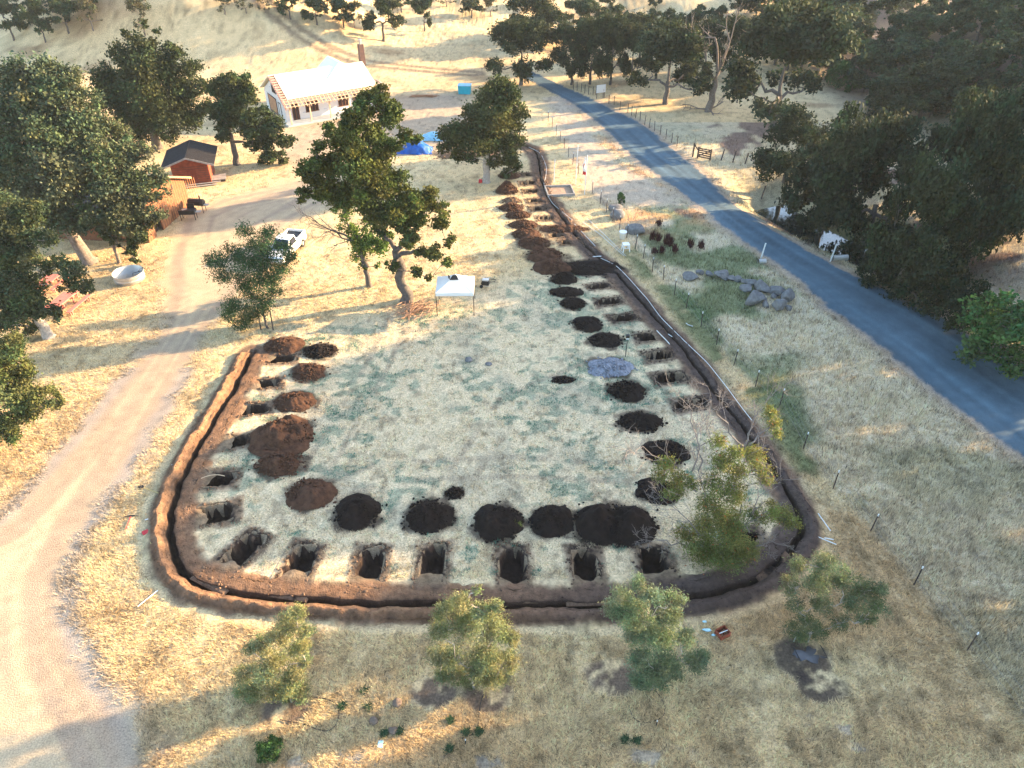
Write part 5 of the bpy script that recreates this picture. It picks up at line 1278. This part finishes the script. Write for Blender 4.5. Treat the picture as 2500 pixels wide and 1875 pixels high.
# ------------------------------------------------------------------ pipes, hoses, tools and small things
def lay(name, label, cat, pts, r, m, z=.05, group=None, k=.3165, o=(0, 0), step=None):
    q = np.array([P(o[0]+x*k, o[1]+y*k, 0)[0] for x, y in pts]); q[:, 2] = z
    if len(q) > 2: q = resample(q, step or max(.1, np.linalg.norm(q[-1]-q[0])/60))[0] if step != 0 else q
    b0 = q[0].copy(); b0[2] = 0
    return tag(MB().tube(q-b0, r, 6).build(name, M[m], None, b0), label, cat, group)
o7 = (1200, 450)
lay('white_pipe', 'long white water pipe running along the trench beside the fence', 'pipe', [(830, 580), (950, 632), (1040, 720), (1110, 800), (1200, 900), (1300, 1040), (1480, 1220), (1660, 1390), (1810, 1580), (1930, 1745), (2030, 1870)], .022, 'pvc', .20, None, o=o7)
lay('white_pipe', 'thin white pipe lying across the edge of the trench by the dark pits', 'pipe', [(1265, 1130), (1310, 1180), (1350, 1215), (1380, 1255)], .03, 'pvc', .14, None, o=o7)
lay('white_pipe', 'white pipe following the curved far end of the trench', 'pipe', [(280, 1140), (370, 1180), (400, 1230), (425, 1300), (420, 1370), (400, 1430), (430, 1510), (470, 1580), (640, 1720)], .018, 'pvc', .12, None, o=(1200, 0))
lay('white_pipe', 'pair-like long white pipe reaching from the dry grass to the white stool', 'pipe', [(740, 270), (870, 390), (1035, 555)], .022, 'pvc', .05, None, o=o7, step=0)
lay('white_pipe', 'second long white pipe ending beside the white stool', 'pipe', [(700, 290), (850, 400), (1020, 555)], .022, 'pvc', .05, None, o=o7, step=0)
lay('white_pipe', 'thin white pipe lying near the trench in the far dry grass', 'pipe', [(640, 310), (800, 480)], .025, 'pvc', .05, None, o=o7)
lay('white_pipe', 'short white pipe across the trench at its bend', 'pipe', [(780, 577), (845, 573)], .04, 'pvc', .25, None, o=o7)
for pts, oo, lab in [([(1500, 1075), (1515, 1088), (1553, 1100)], o7, 'small bent white pipe in the green strip by the fence'), ([(1362, 1160), (1392, 1180)], o7, 'tiny white pipe scrap beside the trench, above the green strip'),
    ([(1330, 745), (1310, 805)], (0, 900), 'short white pipe on the left bank above the dark shovel'), ([(1120, 1172), (1180, 1155)], (0, 900), 'short white pipe left of the trench near the pickaxe'),
    ([(1065, 340), (1220, 215)], (0, 1375), 'long white pipe lying in dry grass at the lower left of the trench'), ([(1340, 190), (1455, 203)], (0, 1375), 'short white pipe at the lower left corner of the trench'),
    ([(620, 1128), (715, 1262)], (1800, 900), 'upper long white pipe at the right corner of the trench'), ([(578, 1292), (760, 1368)], (1800, 900), 'lower long white pipe at the right corner of the trench'), ([(668, 1316), (738, 1330)], (1800, 900), 'short white pipe crossing the lower long one at the right corner'), ([(530, 1140), (575, 1158)], (1800, 900), 'short white pipe on the dark bank at the right corner')]:
    lay('white_pipe', lab, 'pipe', pts, .03, 'pvc', .12 if oo[0] == 1800 else .06, 'offcuts of white pipe', o=oo, step=0)
for pts, lab in [([(1075, 440), (1100, 430), (1140, 450), (1110, 490), (1130, 530)], 'tangle of pale flexible hose right of the white stool'), ([(920, 520), (960, 480), (1010, 465), (940, 540)], 'loop of pale flexible hose left of the white stool'), ([(1120, 480), (1140, 440), (1080, 460), (1100, 500)], 'coil of pale hose beside a fence post near the white stool')]:
    lay('pale_hose', lab, 'hose', pts, .035, 'lumber', .08, 'pale hoses by the white stool', o=o7, step=.12)
for pts, oo, lab in [([(460, 1030), (560, 1040), (680, 1055), (740, 1100), (725, 1180), (700, 1290), (640, 1325), (580, 1310), (500, 1255), (430, 1230), (300, 1230), (230, 1195)], (600, 1375), 'black drip hose looping right of the leftmost olive tree'),
    ([(1060, 1070), (1055, 1150), (1090, 1230), (1150, 1255), (1260, 1222), (1340, 1205), (1365, 1160), (1340, 1080), (1280, 1000), (1230, 950)], (1200, 1375), 'black drip hose looping in front of the grey-green olive tree'),
    ([(1840, 1000), (1800, 1080), (1795, 1180), (1810, 1270), (1770, 1340), (1690, 1360), (1620, 1355)], (600, 1375), 'black drip hose trailing down from the roundest olive tree'),
    ([(420, 630), (460, 700), (510, 800)], (1800, 1375), 'black drip hose on the wet mud, left one'), ([(620, 610), (680, 690), (705, 770)], (1800, 1375), 'black drip hose on the wet mud, right one'),
    ([(1535, 870), (1620, 830), (1700, 825), (1755, 850)], (0, 900), 'thin pale hoop arching over a pit in the left row')]:
    hoop = 'hoop' in lab
    ob = lay('pale_hoop' if hoop else 'drip_hose', lab, 'hoop' if hoop else 'hose', pts, .022, 'lumber' if hoop else 'hose', .16 if hoop else .04, 'black drip hoses' if not hoop else None, o=oo, step=.1)
def tool(name, label, hx, hy, tx, ty, m, hm, kind):
    a, c = P(hx, hy, 0)[0], P(tx, ty, 0)[0]; t = thing(name, label, name.replace('_', ' '), a, math.atan2(c[1]-a[1], c[0]-a[0])); L = max(1.1, np.linalg.norm(c-a))
    MB().tube([(.15, 0, .06), (L, 0, .08)], .025, 7).build('handle', M[hm], t)
    if kind == 'shovel': MB().poly([(.2, -.05, .1), (.2, .05, .1), (.08, .14, .09), (-.16, .12, .06), (-.28, 0, .05), (-.16, -.12, .06), (.08, -.14, .09)], .02).build('blade', M[m], t)
    elif kind == 'scoop': MB().poly([(.2, -.06, .12), (.2, .06, .12), (.15, .17, .13), (-.22, .17, .06), (-.22, -.17, .06), (.15, -.17, .13)], .03).build('blade', M[m], t)
    else: MB().tube([(.12, -.42, .05), (.08, -.2, .08), (.08, .2, .08), (.13, .42, .05)], [.012, .04, .04, .02], 7).build('pick_head', M[m], t)
tool('shovel', 'grey shovel with a yellow handle lying left of the trench', 345, 1190, 388, 1206, 'black', 'yellow', 'shovel')
tool('pickaxe', 'pickaxe with a pink-red handle on the dry grass left of the trench', 321, 1259, 310, 1290, 'black', 'red', 'pick')
tool('shovel', 'bright red scoop shovel leaning on the left bank of the trench', 356, 1302, 375, 1340, 'red', 'yellow', 'scoop')
p = P(1520, 583, 0)[0]; t = thing('bucket', 'white plastic bucket standing at the fence', 'bucket', p); MB().lathe([(0, .01), (.27, .01), (.33, .66), (.355, .68), (.355, .75), (.32, .75), (.31, .62), (0, .62)], 20).build('pail', M['white'], t, smooth=True); MB().lathe([(.37, .70), (.37, .77), (0, .79)], 20).build('lid', M['white'], t)
p = P(1527, 612, 0)[0]; t = thing('stool', 'white plastic stool beside the tangle of pale hose', 'stool', p, R(8)); MB().box((0, 0, .70), (.62, .62, .05)).build('seat', M['white'], t, bevel=.02)
for sx in (-1, 1):
    for sy in (-1, 1): MB().tube([(sx*.31, sy*.31, 0), (sx*.26, sy*.26, .68)], .045, 6).build('leg', M['white'], t)
mb = MB()
for s in (-1, 1): mb.box((0, s*.29, .4), (.5, .03, .06)); mb.box((s*.29, 0, .4), (.03, .5, .06))
mb.build('brace', M['white'], t)
p = P(1763, 1550, 0)[0]; t = thing('crate', 'small open rusty-brown wooden crate in the dry grass', 'crate', p, R(28)); mb = MB()
for s in (-1, 1): mb.box((0, s*.24, .16), (.58, .03, .32)); mb.box((s*.275, 0, .16), (.03, .45, .318))
mb.box((0, 0, .02), (.52, .45, .03)); mb.build('box', M['shedwood'], t); MB().box((.02, -.02, .27), (.52, .03, .05), (Vector((0, 0, 1)), -.1)).build('divider', M['pvc'], t)
p = P(1728, 1538, 0)[0]; mb = MB(); g = np.random.default_rng(3)
for k in range(9): mb.add(boulder(.11, 700+k, .8, 1, (1.2, .7, .5))[0]+vec(g.normal(0, .09), g.normal(0, .13), .07), boulder(.1, 700+k, .8, 1)[1])
tag(mb.build('crumpled_cloth', M['iceblue'], None, p, True), 'crumpled pale blue cloth beside the rusty-brown crate', 'cloth')
p = P(929, 1818, 0)[0]; tag(MB().box((0, 0, .04), (.22, .3, .07)).build('carton', M['iceblue'], None, p, bevel=.01), 'small pale blue carton lying in the shaded foreground grass', 'carton')
for px, py, lab in [(1137, 1818, 'short white-tipped riser pipe at the end of the hose below the roundest olive'), (1602, 1772, 'short riser pipe with a white tip below the grey-green olive')]:
    p = P(px, py, 0)[0]; t = thing('riser_pipe', lab, 'pipe', p); MB().tube([(0, 0, -.05), (0, 0, .38)], .022).build('pipe', M['hose'], t); MB().tube([(0, 0, .38), (0, 0, .46)], .026).build('tip', M['pvc'], t)
p = P(1938, 1565, 0)[0]; t = thing('sprinkler', 'thin white riser watering the mud under the rightmost olive', 'sprinkler', p); MB().tube([(0, 0, -.05), (.12, .1, .55)], .02).build('pipe', M['pvc'], t); MB().box((.12, .1, .56), (.07, .05, .05)).build('nozzle', M['black'], t)
# wet mud
g = np.random.default_rng(12); th = np.linspace(0, 2*math.pi, 60, endpoint=False); p = P(1975, 1600, 0)[0]
rr = .48*(1+.9*(fbm(np.cos(th)*1.3+5, np.sin(th)*1.3, .8, 190, 3)-.5)*2)
mb = MB().poly([(math.cos(a_)*r_*1.25, math.sin(a_)*r_*.75, .03) for a_, r_ in zip(th, rr)])
tag(mb.build('puddle', mat('muddy_water', (.05, .05, .055), .06, var=.2, scale=3, bump=.15, bscale=9, spec=.8), None, p), kind='structure')

# ------------------------------------------------------------------ dock weeds and green weeds
def weed(label, px, py, h, col, n, seed, grp, w=.3, up=1.0, name='dock_plant', cat='weed'):
    p, z = P(px, py, 0); g = np.random.default_rng(seed); V, C = [], []; h = h*(.62 if name == 'weed' else .9); w = w*(.65 if name == 'weed' else .8)
    for k in range(n):
        a = g.uniform(0, 6.28); b0 = vec(g.normal(0, w*.35), g.normal(0, w*.35), g.uniform(0, h*.5)); d = vec(math.cos(a)*w*(1.1-up*.6), math.sin(a)*w*(1.1-up*.6), h*g.uniform(.3, .6)*up+.03); s = vec(-math.sin(a), math.cos(a), 0)*w*.10
        V += [b0-s, b0+s, b0+d]; C.append(np.array(col)*g.uniform(.6, 1.4))
    f = np.arange(3*n).reshape(-1, 3)
    tag(mobj(name, np_mesh(name, np.array(V), f, np.repeat(np.array(C), 3, 0)), M['leaf'], loc=p), label, cat, grp)
DG = 'dark red dock weeds by the fence'
for i, (x, y, h, lab) in enumerate([(1240, 430, 1.3, 'dark red weed at the left of the dock clump'), (1285, 440, 1.2, 'dark red weed, second from the left in the dock clump'), (1350, 470, 1.7, 'tallest dark red weed in the dock clump'), (1375, 480, 1.3, 'dark red weed touching the tallest one'), (1310, 535, 1.0, 'low dark red weed in front of the dock clump'), (1410, 535, 1.2, 'spiky dark red weed in front right of the dock clump'), (1530, 490, 1.2, 'dark red weed standing apart, nearer the fence'), (1612, 500, 1.2, 'dark red weed standing apart, nearest the road'), (1290, 320, .9, 'reddish weed behind the dock clump'), (1255, 535, .8, 'small dark red weed at the fence line')]):
    weed(lab, 1200+x*.3165, 450+y*.3165, h, (.060, .020, .022), 150, 900+i, DG, .45)
for i, (px, py, h, lab) in enumerate([(890, 1688, .3, 'green weed in the shaded grass above three brown stones'), (900, 1728, .3, 'green weed left of the upper brown stone'), (938, 1793, .35, 'bright green weed left of the lowest brown stone'), (976, 1788, .35, 'green weed right of the lowest brown stone'), (1100, 1760, .4, 'green weed by the trailing hose, upper left'), (1138, 1790, .4, 'green weed at the bend of the trailing hose'), (1170, 1790, .5, 'tall green weed right of the trailing hose'), (1098, 1830, .4, 'green weed below the trailing hose'), (1525, 1808, .4, 'green weed left in front of the grey-green olive'), (1555, 1810, .45, 'green weed right in front of the grey-green olive'), (836, 1725, .35, 'green weed inside the loop of the left hose'), (1265, 1285, .6, 'tuft of green grass at the foot of a dark mound')]):
    weed(lab, px, py, h, (.045, .085, .04) if i < 11 else (.24, .25, .06), 130, 940+i, 'green weeds in the foreground grass' if i < 11 else None, .35 if i < 11 else .45, .7 if i < 11 else 1.1, 'weed')

# ------------------------------------------------------------------ grass
g = np.random.default_rng(77)
def grass(n, py0, py1, name, blades):
    px = g.uniform(-350, 2850, n); py = py0+(py1-py0)*g.random(n)
    dx = (px-CX)/F; dz = FWD[2]+UP[2]*(CY-py)/F; dy = FWD[1]+UP[1]*(CY-py)/F; t = CAMH/-dz
    x, y = dx*t, dy*t
    L = layout(x, y)
    keep = (L['road'] < .35)*(L['shoulder'] < .55+.4*g.random(n))*(L['drive'] < .35+.35*g.random(n))*(L['dt'] > np.where(L['tarc'] > TR_NARROW, 1.15, 1.55)+.3*g.random(n))*(L['yard'] < .3+.4*g.random(n))*(L['track'] < .3+.5*g.random(n))*(L.get('wells', 0) < .25+.3*g.random(n))
    dc, _, _ = dline(x, y, CREEK); keep = keep*(dc > 3.2)
    for (qx, qy, rx, dr) in pile_pos: keep = keep*(np.hypot((x-qx)/rx, (y-qy)/(rx*dr)) > .98)
    for (qx, qy, Lp, w_, a) in pit_pos:
        u = (x-qx)*math.cos(a)+(y-qy)*math.sin(a); v = -(x-qx)*math.sin(a)+(y-qy)*math.cos(a)
        keep = keep*(np.maximum(np.abs(u)-Lp/2, np.abs(v)-w_/2) > .12)
    keep = keep.astype(bool)
    x, y, t = x[keep], y[keep], t[keep]; Lc = L['col'][keep]; field = L['field'][keep]; lawn = L['lawn'][keep]; green = L['green'][keep]; m = len(x)
    z = H(x, y)
    h = (.08+.10*fbm(x, y, 3, 200, 2))*(1-lawn*.5)+field*(.03+.26*fbm(x, y, 1.6, 204, 3))
    flow = fbm(x, y, 2.5, 210, 3)*14
    V, C = [], []; teal = np.array((.040, .140, .092))*(1+.6*fbm(x, y, 1.1, 220, 2)[:, None])
    for k in range(blades):
        a = flow+g.normal(0, 1.5, m); lean = np.where(field > .5, .5, 1.5)*g.uniform(.4, 1.2, m)
        hh = h*g.uniform(.6, 1.3, m); w = (.010+.00022*t)*g.uniform(.6, 1.4, m)
        bx = x+g.normal(0, .07, m); by = y+g.normal(0, .07, m)
        tip = np.stack([bx+np.cos(a)*hh*lean, by+np.sin(a)*hh*lean, z+hh], 1)
        s = np.stack([-np.sin(a)*w, np.cos(a)*w, np.zeros(m)], 1); b0 = np.stack([bx, by, z-.01], 1)
        V += [np.stack([b0-s, b0+s, tip], 1)]
        cv = Lc*np.where(g.random((m, 1)) < .14, g.uniform(.25, .6, (m, 1)), g.uniform(.8, 1.75, (m, 1))); gm = (g.random(m) < green*.85)[:, None]; cv = np.where(gm, teal*g.uniform(.6, 1.5, (m, 1)), cv); C.append(np.repeat(cv, 3, 0))  # some blades darkened at random, shadow among the grass put into their colour
    V = np.concatenate(V).reshape(-1, 3)
    tag(mobj(name, np_mesh(name, V, np.arange(len(V)).reshape(-1, 3), np.clip(np.concatenate(C), 0, .8)), M['grass']), 'short dry grass covering lawn, verges and roadside field', 'grass', kind='stuff')
M['grass'] = mat('grass_blades', (1, 1, 1), .8, attr=True, var=.12, scale=1.5, translucent=.3, spec=.15)
grass(260000, 620, 1980, 'dry_grass', 3)
grass(60000, 330, 640, 'dry_grass', 2)

# ------------------------------------------------------------------ air
hz_ = bpy.data.materials.new('haze'); hz_.use_nodes = True; n_ = hz_.node_tree
for nd in list(n_.nodes):
    if nd.type != 'OUTPUT_MATERIAL': n_.nodes.remove(nd)
pv = n_.nodes.new('ShaderNodeVolumePrincipled'); pv.inputs['Density'].default_value = HAZE; pv.inputs['Color'].default_value = (.80, .88, .95, 1); pv.inputs['Anisotropy'].default_value = 0
n_.links.new(pv.outputs[0], [x for x in n_.nodes if x.type == 'OUTPUT_MATERIAL'][0].inputs['Volume'])
if HAZE > 0:
    ob = MB().box((0, 500, 13), (5600, 6000, 72)).build('haze', hz_); tag(ob, kind='stuff')
